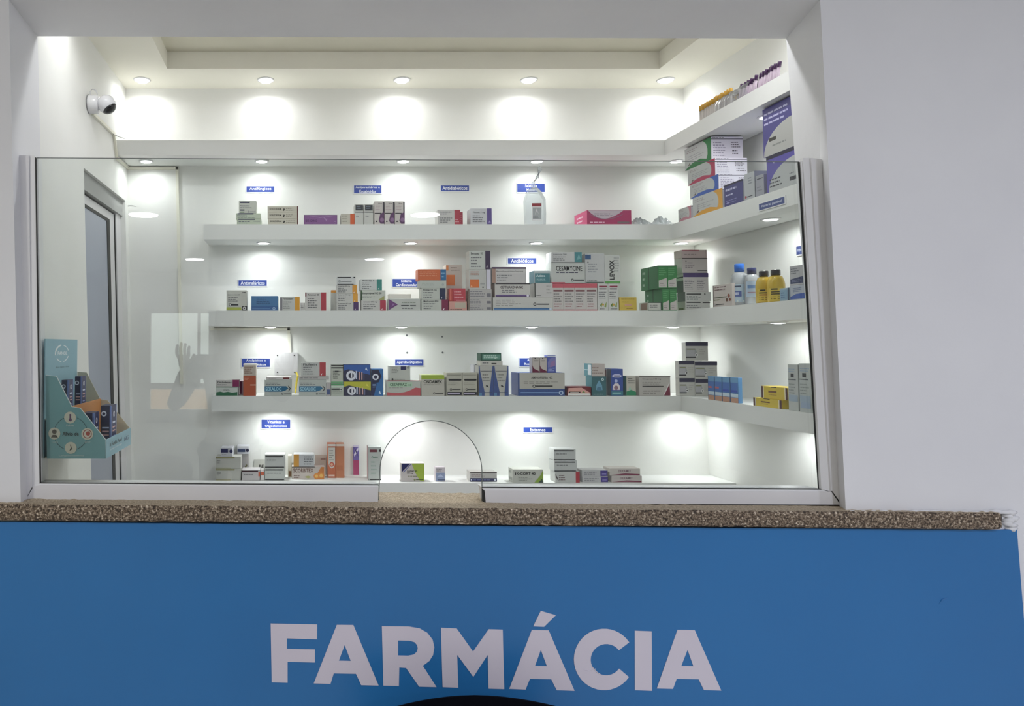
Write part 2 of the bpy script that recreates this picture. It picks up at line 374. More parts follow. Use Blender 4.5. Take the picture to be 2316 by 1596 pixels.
# ceiling with a raised tray
tb, tl, tr_ = atZ(900, 155, ZC).y, atZ(378, 155, ZC).x, atZ(1492, 155, ZC).x
ZU = atY(900, 117, tb).z; tf = 2.22
cl = MB(); cl.box(-1.2, 2.2, tb, YB, ZC, ZC + .12); cl.box(-1.2, 2.2, YI, tf, ZC, ZC + .12)
cl.box(-1.2, tl, tf, tb, ZC, ZC + .12); cl.box(tr_, 2.2, tf, tb, ZC, ZC + .12)
struct('ceiling', cl, 'ceil')
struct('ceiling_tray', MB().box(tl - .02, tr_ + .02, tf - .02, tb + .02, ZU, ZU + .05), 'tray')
struct('floor', MB().box(XW0, XW1, -10.7, 3.1, -.05, 0), 'floor')
# door: white framed leaf with a frosted pane, set back in its opening
SB = .027
door = empty('door_1'); door['kind'] = 'structure'; door['label'] = 'white framed door with frosted bluish pane in the left wall'
def dl(x0, x1, off, th, ztop, zbot, name, m, par=door, mb=None):   # strip in the door plane between two depths
    f = lambda y, z, o: V(XL(y, z) - o, y, z)
    mb = mb or MB()
    mb.hexa([f(x0, zbot, off), f(x1, zbot, off), f(x1, ztop, off), f(x0, ztop, off)], [f(x0, zbot, off + th), f(x1, zbot, off + th), f(x1, ztop, off + th), f(x0, ztop, off + th)])
    return mb.build(name, m, par)
zf = onL(190, 435, -SB).z
zp = onL(190, 463, -SB).z
yA = onL(262, 700, -SB).y; yB_ = onL(251, 700, -SB).y; yC = onL(245, 700, -SB).y
dl(dN, dF, .012, .1, zD, zf, 'lintel', 'cement')
dl(dN - .1, yA, SB, .04, zf, 0, 'door_frame', 'doorwhite')
dl(yA + .004, yA + .008, SB - .003, .02, zf - .006, .02, 'gasket', 'gasket')
dl(dN - .05, yA + .006, SB - .002, .02, zf - .002, zf - .007, 'gasket', 'gasket')
dl(dN - .05, yB_ - .0, SB - .003, .02, zp + .004, zp - .008, 'gasket', 'gasket')
dl(yC, yB_, SB - .003, .02, zp, .12, 'gasket', 'gasket')
dl(dN - .05, yC, SB - .001, .02, zp - .006, .12, 'door_pane', 'doorpane')
dl(yA + .008, dF + .01, .02, .09, zf + .01, 0, 'door_jamb', 'doorwhite')
# small hairline cracks by the lintel
ck = MB().tube([atY(283, 466, YB - .001), atY(297, 464, YB - .001), atY(307, 466, YB - .001)], .0009, n=5); ck.build('crack', 'cement', door)

# ------------------------------------------------------------------ shelves (L-shaped) and their side wings
XCN = [atY(x, y, YS).x for x, y in ((1504, 335), (1520, 528), (1532, 722), (1541, 917), (1548, 1110))]
XL0 = [None, atY(460, 528, YS).x, atY(470, 722, YS).x, atY(478, 917, YS).x, atY(484, 1110, YS).x]
ORD = ['topmost', 'second highest', 'middle', 'fourth', 'lowest']
for i, z in enumerate(ZT):
    x0 = XL0[i] if XL0[i] is not None else XL(YS, z) + .001
    zt, zb_ = z, z - TH
    P = [(x0, YS), (XCN[i], YS), (XCN[i], YI + .012), (XR(0, z) - .001, YI + .012), (XR(0, z) - .001, YB - .0005), (x0, YB - .0005)]
    if i == 4: P = [(x0, YS), (XR(0, z) - .001, YS), (XR(0, z) - .001, YB - .0005), (x0, YB - .0005)]
    n = len(P)
    mb = MB().add([(x, y, zb_) for x, y in P] + [(x, y, zt) for x, y in P], [tuple(range(n)), tuple(range(2 * n - 1, n - 1, -1))] + [(k, k + n, (k + 1) % n + n, (k + 1) % n) for k in range(n)])
    o = mb.build('wall_shelf', 'shelf')
    tag(o, f'thick white plastered wall shelf, {ORD[i]} of the five, turning the right corner' if i < 4 else 'thick white plastered wall shelf, lowest of the five, behind the arched hole', 'shelf', 'white wall shelves')
# low cream ledge that continues to the right corner under the lowest wing
# ------------------------------------------------------------------ downlights
RO = ['leftmost', 'second from the left', 'third from the left', 'fourth from the left', 'fifth from the left', 'the one on the right wing']
def downlight(x, y, z, label, power, group, r=.027, dome=.012, spot=105):
    t = empty('downlight', (x, y, z)); tag(t, label, 'light', group)
    ring = lathe([(r + .007, 0), (r + .006, -.003), (r, -.004), (r, -.0005)], '#eeeeee', 20); ring.build('trim_ring', 'lampring', t, True)
    lathe([(r - .0005, -.001), (r * .95, -.004), (r * .75, -dome * .7), (r * .4, -dome * .95), (.001, -dome)], '#ffffff', 20).build('diffuser', 'lamp', t, True)
    ld = bpy.data.lights.new('glow', 'AREA'); ld.shape = 'DISK'; ld.size = r * 1.7; ld.energy = power; ld.spread = math.radians(165)
    ld.color = (.96, .98, 1.0)
    lo = bpy.data.objects.new('glow', ld); C.objects.link(lo); lo.parent = t; lo.location = (0, 0, -dome - .003)
for k, (px, py) in enumerate([(321, 180), (601, 180), (909, 180), (1196, 180), (1506, 180)]):
    p = atZ(px, py, ZC); downlight(p.x, YB - .1, ZC, f'glowing round recessed ceiling downlight, {RO[k]}' if k < 4 else 'glowing round recessed ceiling downlight nearest the right wall corner', P_CEIL, 'ceiling downlights')
downlight(XL(2.2, 2.4) + .09, 2.17, ZC, 'ceiling downlight by the left wall, above the security camera', P_CEIL * .8, 'ceiling downlights')
downlight(XR(0, 2.4) - .10, 2.20, ZC, 'ceiling downlight by the right wall, above the tube packs', P_CEIL, 'ceiling downlights')
for k_, xx in enumerate((-.35, .15, .65, 1.15)):  # unseen front row, added to fill the shelf fronts and cartons with light
    downlight(xx, 2.11, ZC, f'ceiling downlight hidden behind the lintel, {RO[k_]}', P_CEIL * 2.3, 'ceiling downlights')
UL = [[331, 592, 912, 1214, 1530], [596, 929, 1213, 1541], [612, 908, 1203, 1522], [623, 912, 1196, 1560]]
for i, xs in enumerate(UL):
    z = ZT[i] - TH; nm = ORD[i]
    for k, px in enumerate(xs):
        py = CY - (z - EYE) * F / (YB - .09)
        p = atY(px, py, YB - .09)
        downlight(p.x, YB - .09, z, f'small round downlight under the {nm} shelf, ' + (RO[k] if k < len(xs) - 1 else 'at the right corner'), P_SHELF * (1.25 if i == 3 else 1), f'downlights under the {nm} shelf', .022, .006)
    yy = [2.33, 2.35, 2.35, 2.35][i]
    downlight(XR(0, z) - .095, yy, z, f'small round downlight under the right wing of the {nm} shelf', P_SHELF * (1.25 if i == 3 else 1), f'downlights under the {nm} shelf', .022, .006)

# ------------------------------------------------------------------ print language for cartons
def r(a, b, c, d, col): return ('r', a, b, c, d, col)
def t(a, b, c, d, s, col='#2a2a2e', bold=0): return ('t', a, b, c, d, s, col, bold)
def ln(a, b, c, d, n, col='#77777a'): return ('l', a, b, c, d, n, col)
def pg(pts, col): return ('p', pts, col)
def ci(u, v, rr, col, inner=None): return ('c', u, v, rr, col, inner)
def paint(mb, dec, w, h, fn):
    """put flat print on a face; fn(u_m, v_m, lift) -> point; u_m from 0..w, v_m from 0..h"""
    lift = .0004
    for e in dec:
        lift += .00006; k = e[0]
        if k == 'r':
            _, a, b, c, d, col = e; mb.add([fn(a * w, b * h, lift), fn(c * w, b * h, lift), fn(c * w, d * h, lift), fn(a * w, d * h, lift)], [(0, 1, 2, 3)], col)
        elif k == 't':
            _, a, b, c, d, s, col, bold = e; vv, ff = text_geo(s, bold)
            mb.add([fn((a + (c - a) * x) * w, (b + (d - b) * y) * h, lift) for x, y in vv], ff, col)
        elif k == 'l':
            _, a, b, c, d, n, col = e; st = (d - b) / n
            for i in range(n):
                y = b + st * (i + .3); x = a; end = c - random.random() * (c - a) * .45
                while x < end:
                    ww = random.uniform(.08, .22) * (c - a); x2 = min(x + ww, end)
                    mb.add([fn(x * w, y * h, lift), fn(x2 * w, y * h, lift), fn(x2 * w, (y + st * .38) * h, lift), fn(x * w, (y + st * .38) * h, lift)], [(0, 1, 2, 3)], col)
                    x = x2 + .02 * (c - a) + .01
        elif k == 'p':
            mb.add([fn(a * w, b * h, lift) for a, b in e[1]], [tuple(range(len(e[1])))], e[2])
        elif k == 'c':
            _, u, v, rr, col, inner = e; R_ = rr * h; n = 14
            mb.add([fn(u * w + R_ * math.cos(2 * PI * i / n), v * h + R_ * math.sin(2 * PI * i / n), lift) for i in range(n)], [tuple(range(n))], col)
            if inner: lift += .00004; mb.add([fn(u * w + .55 * R_ * math.cos(2 * PI * i / n), v * h + .55 * R_ * math.sin(2 * PI * i / n), lift) for i in range(n)], [tuple(range(n))], inner)
PLACED = []
def support(ks, x0, x1, y0, y1, z):
    best = ZT[ks]
    for s_, a0, a1, b0, b1, tz in PLACED:
        if s_ == ks and min(x1, a1) - max(x0, a0) > .004 and min(y1, b1) - max(y0, b0) > .004 and abs(tz - z) < abs(best - z): best = tz
    return best
GRP = ['packs on the topmost shelf', 'medicine boxes on the second highest shelf', 'medicine boxes on the middle shelf', 'medicine boxes on the fourth shelf', 'medicine boxes on the lowest shelf']
def mkbox(ks, loc, rz, w, d, h, base, F_=(), L=None, R=None, T=None, label='', name='medicine_box', cat='box', group=None, sides=None, m='carton'):
    mb = MB().cbox(w, d, h, base, sides=sides)
    paint(mb, F_, w, h, lambda a, b, l: (a - w / 2, -l, b))
    if L: paint(mb, L, d, h, lambda a, b, l: (-w / 2 - l, d - a, b))
    if R: paint(mb, R, d, h, lambda a, b, l: (w / 2 + l, a, b))
    if T: paint(mb, T, w, d, lambda a, b, l: (a - w / 2, b, h + l))
    o = mb.build(name, m, None, False, loc, rz); tag(o, label, cat, group or GRP[ks]); return o
def B(ks, x0, x1, yt, yb, label, base='#d6d6d2', dec=(), dy=.004, dep=.06, **kw):
    if ks == 4: Yf = atZ((x0 + x1) / 2, yb, ZT[4]).y + dy if kw.pop('ground', True) else kw.pop('Y')
    else: Yf = YS + dy
    if 'Y' in kw: Yf = kw.pop('Y')
    kw.pop('ground', None)
    dep = min(dep, YB - .003 - Yf)
    a, b = atY(x0, yb, Yf), atY(x1, yt, Yf)
    X0, X1 = a.x + .0004, b.x - .0004
    z = support(ks, X0, X1, Yf, Yf + dep, a.z); h = max(b.z - z, .006) - .0003
    PLACED.append((ks, X0, X1, Yf, Yf + dep, z + h + .0003))
    return mkbox(ks, ((X0 + X1) / 2, Yf, z + .0002), 0, X1 - X0, dep, h, base, dec, label=label, **kw)
def S(ks, xf, xn, yt, ztop_or_none, label, width=.07, base='#d6d6d2', dec=(), off=.004, yb=None, **kw):
    """carton on a right wing, its printed face towards -X; xf, xn pixel x of its far and near edges, yt pixel y of the near top corner"""
    X = XCN[ks] + off
    zz = ZT[ks] + .03
    n = atX(xn, yt, X); f = atX(xf, yt, X)
    b = atX(xn, yb, X).z if yb else ZT[ks]
    Yn, Yf = n.y, f.y
    z = support(ks, X, X + width, Yn, Yf, b); h = n.z - z - .0003
    PLACED.append((ks, X, X + width, Yn, Yf, z + h + .0003))
    return mkbox(ks, (X, (Yn + Yf) / 2, z + .0002), -PI / 2, Yf - Yn - .0006, width, h, base, dec, label=label, **kw)
GY, NV, MR = '#8b8c8e', '#23264e', '#7a1f3c'
def G(col, title=None, n=4, e=.8):           # white carton, coloured right end, lines of small print
    o = [r(e, 0, 1, 1, col), pg([(e + .05, .12), (e + .11, .22), (e + .08, .05)], '#f3e8ee'), ln(.08, .08, e - .18, .72, n)]
    if title: o.append(t(.08, .76, e - .12, .92, title, '#3a3a3e', .01))
    return o
def O(u, v, col='#3c3c40'): return [ci(u, v, .07, col, '#dddddd'), r(u + .06, v - .03, min(u + .4, .97), v + .03, col)]

# ------------------------------------------------------------------ blue wall signs
def wallsign(x0, x1, y0, y1, text, label):
    a, b = atY(x0 - 2, y1 + 2, YB), atY(x1 + 2, y0 - 2, YB); w, h = b.x - a.x, b.z - a.z
    mb = MB().box(-w / 2, w / 2, -.0022, 0, 0, h, '#f4f4f6')
    ex, ey = .003 / w, .003 / h
    dec = [r(ex, ey, 1 - ex, 1 - ey, '#2f49a0')]; ls = text.split('|')
    for i, s in enumerate(ls):
        n = len(ls); wd = min(.84, len(s) * .052 * (1.2 if n == 1 else 1)); hh = .5 if n == 1 else .3
        v = (.27 if n == 1 else (.56 - .42 * i)); dec.append(t(.5 - wd / 2, v, .5 + wd / 2, v + hh, s, '#ffffff', .012))
    paint(mb, dec, w, h, lambda p, q_, l: (p - w / 2, -.0022 - l, q_))
    o = mb.build('category_sign', 'carton', None, False, ((a.x + b.x) / 2, YB, a.z)); tag(o, label, 'sign', 'blue category signs on the wall')
wallsign(558, 620, 422, 434, 'Antifúngicos', 'small blue wall sign reading Antifúngicos')
wallsign(801, 862, 420, 437, 'Antiparasitários e|Escabicidas', 'blue wall sign reading Antiparasitários e Escabicidas')
wallsign(997, 1060, 420, 432, 'Antidiabéticos', 'small blue wall sign reading Antidiabéticos')
wallsign(1170, 1231, 416, 434, 'Saúde da|Mulher', 'two-line blue wall sign behind the clear bag, second highest shelf')
wallsign(540, 603, 634, 646, 'Antimaláricos', 'small blue wall sign reading Antimaláricos')
wallsign(888, 950, 631, 648, 'Sistema|Cardiovascular', 'blue wall sign reading Sistema Cardiovascular')
wallsign(1149, 1212, 584, 596, 'Antibióticos', 'small blue wall sign reading Antibióticos')
wallsign(548, 610, 811, 829, 'Analgésicos e|Antipiréticos', 'blue wall sign reading Analgésicos e Antipiréticos')
wallsign(894, 957, 813, 826, 'Aparelho Digestivo', 'small blue wall sign reading Aparelho Digestivo')
wallsign(1175, 1236, 810, 828, 'Aparelho|Respiratório', 'blue wall sign mostly hidden behind maroon and white cartons')
wallsign(592, 656, 949, 968, 'Vitaminas e|Oligoelementos', 'blue wall sign reading Vitaminas e Oligoelementos')
wallsign(1184, 1248, 966, 977, 'Externos', 'small blue wall sign alone above the lowest shelf on the right')
# sign on the face of the second wing, and one on the right wall
def sidesign(xf, xn, yt, yb, X, text, label):
    f, n = atX(xf, yt, X), atX(xn, yt, X); n2 = atX(xn, yb, X); w, h = f.y - n.y, n.z - n2.z
    mb = MB().box(-w / 2, w / 2, -.0022, 0, 0, h, '#f0f0f0'); paint(mb, [r(.03, .12, .97, .88, '#46548c'), t(.12, .3, .88, .68, text, '#dfe4f4', .01)], w, h, lambda p, q_, l: (p - w / 2, -.0022 - l, q_))
    o = mb.build('category_sign', 'carton', None, False, (X, (f.y + n.y) / 2, n.z - h), -PI / 2); tag(o, label, 'sign', 'blue category signs on the right side')
sidesign(1716, 1778, 441, 461, XCN[1], 'Material gastável', 'blue sign strip stuck on the front of the right shelf wing')
sidesign(1802, 1816, 552, 577, XR(0, 1.8) - .0005, 'Antissépticos', 'blue sign on the right wall, cut by the window edge')

# ------------------------------------------------------------------ second highest shelf
k = 1
GL = '#c9d3bf'
B(k, 536, 591, 494.5, 507, 'flat pale green carton at the bottom of the leftmost stack under Antifúngicos', GL, [r(.05, .8, .75, 1, NV), ln(.06, .1, .6, .6, 2, '#4a4d66'), r(.68, .5, .95, .6, GY)], L=[r(0, 0, 1, 1, '#7fae6c')])
B(k, 534, 589, 482, 494.5, 'flat pale green carton with navy stripe, second of the leftmost stack', GL, [r(.05, .78, .72, 1, NV), t(.05, .42, .45, .7, 'Nistatina', '#3c406a', .01), ln(.05, .1, .9, .35, 1, '#5f6a62')], L=[r(0, 0, 1, 1, '#7fae6c')])
B(k, 540, 580, 454, 481, 'small upright pale carton with navy bars on top of the green ones', '#cdcfc6', [r(.06, .82, .62, .92, NV), t(.06, .55, .62, .66, 'Nistatina', '#2f3350', .01), ln(.06, .38, .8, .5, 1), r(.06, .2, .32, .3, '#2b3350'), r(.06, .05, .32, .12, '#56804f'), ci(.55, .12, .07, '#6b6d70', '#cdcfc6'), r(.62, .1, .95, .14, GY)])
for i, (y0, y1) in enumerate([(494, 507), (480, 494), (466, 480)]):
    B(k, 605 + (i == 0), 675, y0, y1, ['lowest', 'middle', 'topmost'][i] + ' of three beige cartons with a dark red right edge', '#cfcabb',
      [t(.06, .38, .44, .68, 'SOLDERM', '#4a4640', .015), pg([(.5, .3), (.53, .7), (.56, .5), (.53, .2)], '#2c2a28'), ln(.6, .2, .92, .75, 2, '#9a9588'), r(.96, 0, 1, 1, '#5e1b1e')], group='stacked beige cartons with a red edge')
B(k, 687, 763, 486, 507, 'long flat purple carton on the second highest shelf', '#7b4a86', [r(.02, .04, .98, .96, '#8a5a94'), t(.05, .25, .4, .5, 'ISO-GYNO', '#4f1f5a', .02), pg([(.55, .9), (.68, .3), (.75, .9), (.7, .5)], '#a883b3'), pg([(.1, .9), (.5, .78), (.95, .9), (.5, .7)], '#b08fba'), ci(.93, .2, .12, '#a883b3', '#7b4a86')], T=[r(0, 0, 1, 1, '#8a5a94')])
B(k, 771, 802, 483, 507, 'small beige carton with an orange right end', '#cdc8ba', [r(.68, 0, 1, 1, '#d65f30'), ln(.05, .15, .6, .9, 3, '#a7a294')])
for i in (0, 1):
    B(k, 802 + i * 21.5, 822.5 + i * 21.5, 461, 507, ['first', 'second'][i] + ' white carton with a black label top, left of the purple-tipped cartons', '#cfcfc9', [r(.1, .68, .95, .95, '#2b2d33'), ln(.2, .74, .9, .9, 2, '#7b8896'), r(.04, .58, 1, .62, '#202226'), ln(.15, .35, .6, .45, 1)], group='white cartons with a black label')
for i in range(3):
    B(k, 846.5 + i * 23.2, 869 + i * 23.2, 455, 507, ['left', 'middle', 'right'][i] + ' one of three tall white cartons with purple tips', '#d2cbc6',
      [r(.86, .45, 1, .97, '#2b2633'), pg([(.6, .45), (1, .55), (1, .03), (.62, .03), (.45, .16), (.52, .3)], '#5c3560'), ci(.78, .2, .09, '#8d6a90'), r(.04, .46, .72, .5, '#2a2529'), t(.4, .88, .76, .93, '500 mg', '#2f2a2e', .02), ln(.12, .6, .72, .82, 3, '#b39aa0'), ci(.22, .13, .035, '#161416')], group='tall white cartons with purple tips')
B(k, 990, 1041, 474, 507, 'white carton with a red right end beside the reflection of a lamp', '#cfcdc9', [r(.74, 0, 1, 1, '#b03344'), ln(.1, .65, .65, .9, 2, '#55555a'), ln(.1, .08, .65, .5, 3), ln(.78, .1, .96, .4, 2, '#e8b7bc')])
B(k, 1036, 1047, 479, 507, 'narrow dark red carton tucked behind the white one with a red end', '#a52e42', [ln(.1, .2, .9, .8, 4, '#c86a78')], dy=.02)
B(k, 1064, 1112, 471, 507, 'white carton with a violet right end, alone on the second highest shelf', '#cfcfd2', [r(.78, 0, 1, 1, '#5d4a8e'), t(.12, .68, .68, .8, 'Fluoxet 5 mg', '#3a3a40', .015), ln(.1, .1, .7, .6, 4), pg([(.84, .1), (.9, .25), (.96, .12)], '#a99ad0')])
# clear bag with a labelled vial
p = atY(1212, 507, YS + .03)
bagt = empty('infusion_bag', (p.x, YS + .035, ZT[1])); tag(bagt, 'clear plastic bag with a red-topped white label standing by the hidden sign', 'bag')
sc = 1 / F * YS
mb = MB().ext([V(x * sc, 0, z * sc) for x, z in [(-20, 0), (24, 0), (25, 30), (24, 62), (14, 80), (6, 88), (-8, 88), (-16, 80), (-22, 60), (-21, 30)]], V(0, .03, 0)); mb.build('bag_body', 'clear', bagt)
mb = MB().tube([V(-2, 0, 86) * sc, V(-4, .2, 100) * sc, V(6, .3, 112) * sc, V(12, .3, 130) * sc, V(10, .3, 138) * sc], [.011, .006, .007, .009, .004], n=10); mb.build('bag_neck', 'clear', bagt)
mb = MB().box(-8 * sc, 14 * sc, -.0012, -.0004, 12 * sc, 52 * sc, '#f0eeee'); paint(mb, [r(0, .82, 1, 1, '#93222e'), r(.08, .08, .98, .76, '#a9acae'), pg([(.3, .3), (.45, .7), (.75, .35), (.5, .55)], '#d9d6d8'), ln(.1, .1, .9, .3, 2, '#7b7d80')], 22 * sc, 40 * sc, lambda a, b, l: (a - 8 * sc, -.0012 - l, b + 12 * sc)); mb.build('bag_label', 'carton', bagt)
B(k, 1328, 1428, 475, 506, 'wide glossy pink carton with a grey swoosh, second highest shelf', '#a83260', [pg([(.02, .98)] + [(.02 + .8 * i / 10, .95 - .55 * math.sin(PI * (i / 10) ** .9)) for i in range(1, 10)] + [(.82, .98)], '#c3b5bd'),
   pg([(.03, .75)] + [(.03 + .8 * i / 10, .72 - .38 * math.sin(PI * i / 10)) for i in range(1, 10)] + [(.84, .75)] + [(.03 + .8 * i / 10, .77 - .38 * math.sin(PI * i / 10)) for i in range(9, 0, -1)], '#8e6a80'),
   ln(.15, .55, .7, .8, 2, '#6b5866'), ln(.06, .06, .6, .24, 1, '#f0c6d6'), r(.68, .06, .95, .2, '#7a6a6c')], dep=.13, L=[r(0, 0, 1, 1, '#d04a7c'), ln(.2, .25, .8, .8, 2, '#f2d6e2')])
def pouch(x0, x1, y0, y1, ks, dy, label, n=4):
    Yf = YS + dy; a, b = atY(x0, y1, Yf), atY(x1, y0, Yf); w, h = b.x - a.x, b.z - ZT[ks]
    bm = bmesh.new(); nx, nz = 14, 5
    g = [[None] * (nz + 1) for _ in range(nx + 1)]
    top, bot = [], []
    for i in range(nx + 1):
        for j in range(nz + 1):
            u, v = i / nx, j / nz; hh = h * (.25 + .75 * math.sin(PI * min(max(u, .03), .97))) * random.uniform(.7, 1.0) * math.sin(PI * min(max(v, .02), .98))
            top.append(((u - .5) * w, v * .09, max(hh, .0015))); bot.append(((u - .5) * w, v * .09, 0))
    mb = MB(); s_ = nz + 1; fs = [(i * s_ + j, (i + 1) * s_ + j, (i + 1) * s_ + j + 1, i * s_ + j + 1) for i in range(nx) for j in range(nz)]
    mb.add(top, fs); mb.add(bot, fs)
    o = mb.build('plastic_pouch', 'clear', None, False, ((a.x + b.x) / 2, Yf, ZT[ks] + .0004)); tag(o, label, 'bag', 'crumpled clear plastic pouches')
pouch(1434, 1482, 484, 506, 1, .01, 'crumpled clear plastic pouch lying right of the pink carton'); pouch(1484, 1530, 482, 508, 1, .012, 'crumpled clear plastic pouch lying in the shelf corner')

# ------------------------------------------------------------------ middle shelf
k = 2
B(k, 512, 559, 656, 701, 'upright grey-white carton with lime band and black emblem, leftmost on the middle shelf', '#c4c5bd', [r(0, .02, .72, .16, '#b9c25e'), r(.75, 0, 1, .22, '#17181a'), ci(.87, .11, .08, '#d8d8d8', '#3a3a3a'), t(.06, .74, .66, .8, 'Quinina NC 300', '#45484a', .01), ln(.08, .42, .66, .68, 3), O(.18, .28)[0], O(.18, .28)[1], t(.76, .86, .94, .92, '100', '#1f1f22', .03)])
B(k, 568, 629, 669, 701, 'wide steel-blue carton beneath the Antimaláricos sign', '#4377a8', [r(0, 0, 1, .3, '#2f5f9a'), r(0, .02, 1, .06, '#7fa4cf'), ln(.2, .45, .8, .9, 4, '#27507e'), ci(.85, .14, .1, '#a8c4e0', '#3c6ea5'), r(.04, .12, .7, .18, '#5c88bd')])
B(k, 633, 678, 671, 701, 'white carton with an amber right end, third on the middle shelf', '#c9cac6', [r(.76, 0, 1, 1, '#e0a02a'), ln(.16, .1, .62, .7, 4), t(.16, .8, .66, .93, 'Paracetam', '#4b4b4e', .01), r(0, 0, .12, .95, '#85838a')])
B(k, 679, 690, 684, 701, 'small white carton squeezed beside the red-ended one', '#e3e0de', [ln(.1, .3, .9, .7, 2)], dy=.02)
B(k, 690, 738, 661, 702, 'white carton with a brick-red right end on the middle shelf', '#cfccc8', [r(.75, 0, 1, 1, '#b23a48'), t(.12, .82, .66, .92, 'Artemet 20', '#3c3a3d', .015), ln(.12, .12, .64, .72, 5), r(0, .78, .06, 1, '#7b2f3a')])
for y0, y1, cc, lb_ in ((683, 702, '#4a2a63', 'white carton with a dark purple end at the foot of a four-high stack'), (663.5, 683, '#e0a23a', 'white carton with an amber end, second from the foot of its stack'), (644, 663.5, '#dd9c38', 'white carton with an amber end, third of its stack')):
    B(k, 761, 811 - (683 - y0) * .08, y0, y1, lb_, '#cccbc6', G(cc, 'Losartan 50 mg', 3, .77), group='four-high stack of white cartons')
B(k, 762, 804, 625, 643.5, 'white carton with black edge bars topping the four-high stack', '#d3d4d3', [r(.03, .82, .75, .95, '#17181b'), r(.9, .8, .99, .96, '#17181b'), ci(.14, .42, .14, '#888a8c', '#d3d4d3'), r(.22, .36, .8, .46, '#77787a'), r(.04, .02, .9, .1, '#1d1e20')], group='four-high stack of white cartons')
B(k, 748, 761, 656, 702, 'thin upright carton with an orange patch behind the four-high stack', '#cfcfca', [r(.05, .88, 1, 1, '#e49a3a')], dy=.06)
B(k, 817, 873, 679, 702, 'white carton with a crimson end at the foot of a three-high stack', '#cfcdc9', G('#b0394c', 'Amoxic 500 mg', 3, .76))
B(k, 816, 872, 656, 679, 'white carton with bold black lettering, middle of the three-high stack', '#cdd0c6', [t(.04, .55, .84, .8, 'Bisoprolyne NC 50', '#27302a', .02), ln(.05, .2, .6, .42, 2, '#8a9088'), r(0, 0, .05, 1, '#33502f'), pg([(.7, .02), (.95, .45), (.95, .02)], '#aaa86a')])
B(k, 815, 864, 631, 656, 'white carton with a teal end topping the three-high stack', '#d0d2d0', G('#3f8d84', 'Amlodip 5', 4, .76))
B(k, 880, 930, 664, 676, 'pale flat carton peeking out behind the purple triangle carton', '#dcd8d0', [ln(.1, .2, .9, .6, 1, '#b9a594')], dy=.1, dep=.05)
B(k, 878, 951, 675, 702, 'long white carton with a purple triangle at its left', '#c6c8c2', [pg([(.02, .04), (.02, .96), (.3, .5)], '#6f3f7a'), pg([(.1, .3), (.2, .52), (.14, .6)], '#9a72a6'), ln(.42, .55, .88, .8, 1, '#9aa094'), r(.4, .38, .64, .46, '#33363a'), r(.68, .38, .86, .46, '#55585a'), ln(.42, .08, .8, .3, 1)])
for y0, y1, x1, cc, tt, lb_ in ((677, 702, 1014, '#7d2447', 'Metformin 850', 'white carton with a maroon end at the foot of the orange-topped stack'), (651.5, 677, 1008, '#20284a', 'Enalap 10 mg', 'white carton with a navy end, second of the orange-topped stack')):
    B(k, 953, x1, y0, y1, lb_, '#c5c8bf', G(cc, tt, 3, .75), group='stack under the orange carton')
B(k, 949, 1009, 634, 651.5, 'plain grey-white carton under the orange one', '#bfc3bb', [ln(.08, .3, .7, .75, 2, '#9a9f98'), ci(.88, .45, .14, '#9ba3a8', '#bfc3bb')], group='stack under the orange carton')
B(k, 945, 1009, 609, 633.5, 'orange carton with a blue end on top of its stack', '#cf6a3e', [r(.8, 0, 1, 1, '#2f6c9c'), ln(.06, .35, .7, .85, 3, '#eaa585'), ln(.83, .2, .97, .8, 2, '#8bb4d4')], T=[r(0, 0, 1, 1, '#b9552e')])
B(k, 1009, 1045, 598, 702, 'tall pinkish carton with an orange square, behind the red cartons', '#c9bdb3', [r(.03, .55, .55, .78, '#d97b42'), ln(.3, .85, .9, .96, 2, '#9b8e86'), r(.02, .87, .16, .98, '#e08c50')], dy=.07)
B(k, 1016, 1056, 681, 702, 'pale pink carton under the red cartons', '#d8a196', [r(.3, .25, .95, .85, '#c3b7a6'), ln(.05, .02, .95, .2, 1, '#4a3f3c')])
B(k, 1015, 1024, 652, 681, 'narrow red carton, left of the wider red one', '#bf4a44', [r(.3, .05, .6, .95, '#dc7a6c')], dep=.04)
B(k, 1025, 1053, 652, 681, 'red carton with pale print, middle shelf', '#bd4550', [ln(.08, .2, .92, .85, 3, '#e7a9ac'), r(.2, 0, 1, .12, '#cf747c')], dep=.04)
for y0, y1, lb_ in ((688, 702, 'lowest flat grey-white carton of the tall stack with the orange square'), (674.5, 688, 'second flat grey-white carton of the tall stack'), (654, 674.5, 'third grey-white carton of the tall stack, thicker than those below')):
    B(k, 1059, 1112, y0, y1, lb_, '#bdb9b6', [ln(.08, .1, .72, .9, 3, '#85828a'), r(.8, .15, .97, .55, '#77757c'), r(0, 0, .05, 1, '#7c6d62')], group='tall stack with the orange square')
B(k, 1061, 1100, 609, 654, 'carton with an orange square and pale lavender side, middle shelf', '#c2c2bd', [r(.05, .08, .58, .5, '#d8743a'), pg([(.08, .1), (.2, .14), (.1, .2)], '#f0b48c'), ln(.08, .7, .6, .92, 3, '#c08f80'), r(.64, .25, .9, .28, GY), ci(.8, .1, .04, '#2c2c2c')])
B(k, 1101, 1110, 607, 641, 'narrow pale lavender carton standing beside the orange square one', '#d9d6e2', [], dep=.03)
B(k, 1061, 1109, 567, 608, 'white carton with a dark plum end on top of the tall stack', '#c6c9c3', G('#3a2a48', 'Benazep 10', 4, .76))
B(k, 1115, 1250, 672, 702, 'long white carton with a blue bottom band carrying the stack', '#cbc9c4', [r(.01, .03, .95, .2, '#2e5c93'), r(.01, .09, .95, .12, '#7fa9d0'), ln(.05, .3, .5, .85, 4, '#8c8a88'), ci(.7, .48, .12, '#2b2b2e', '#d5d3ce'), r(.74, .44, .94, .52, '#3a3a3e'), ci(.96, .12, .09, '#cfdcee')])
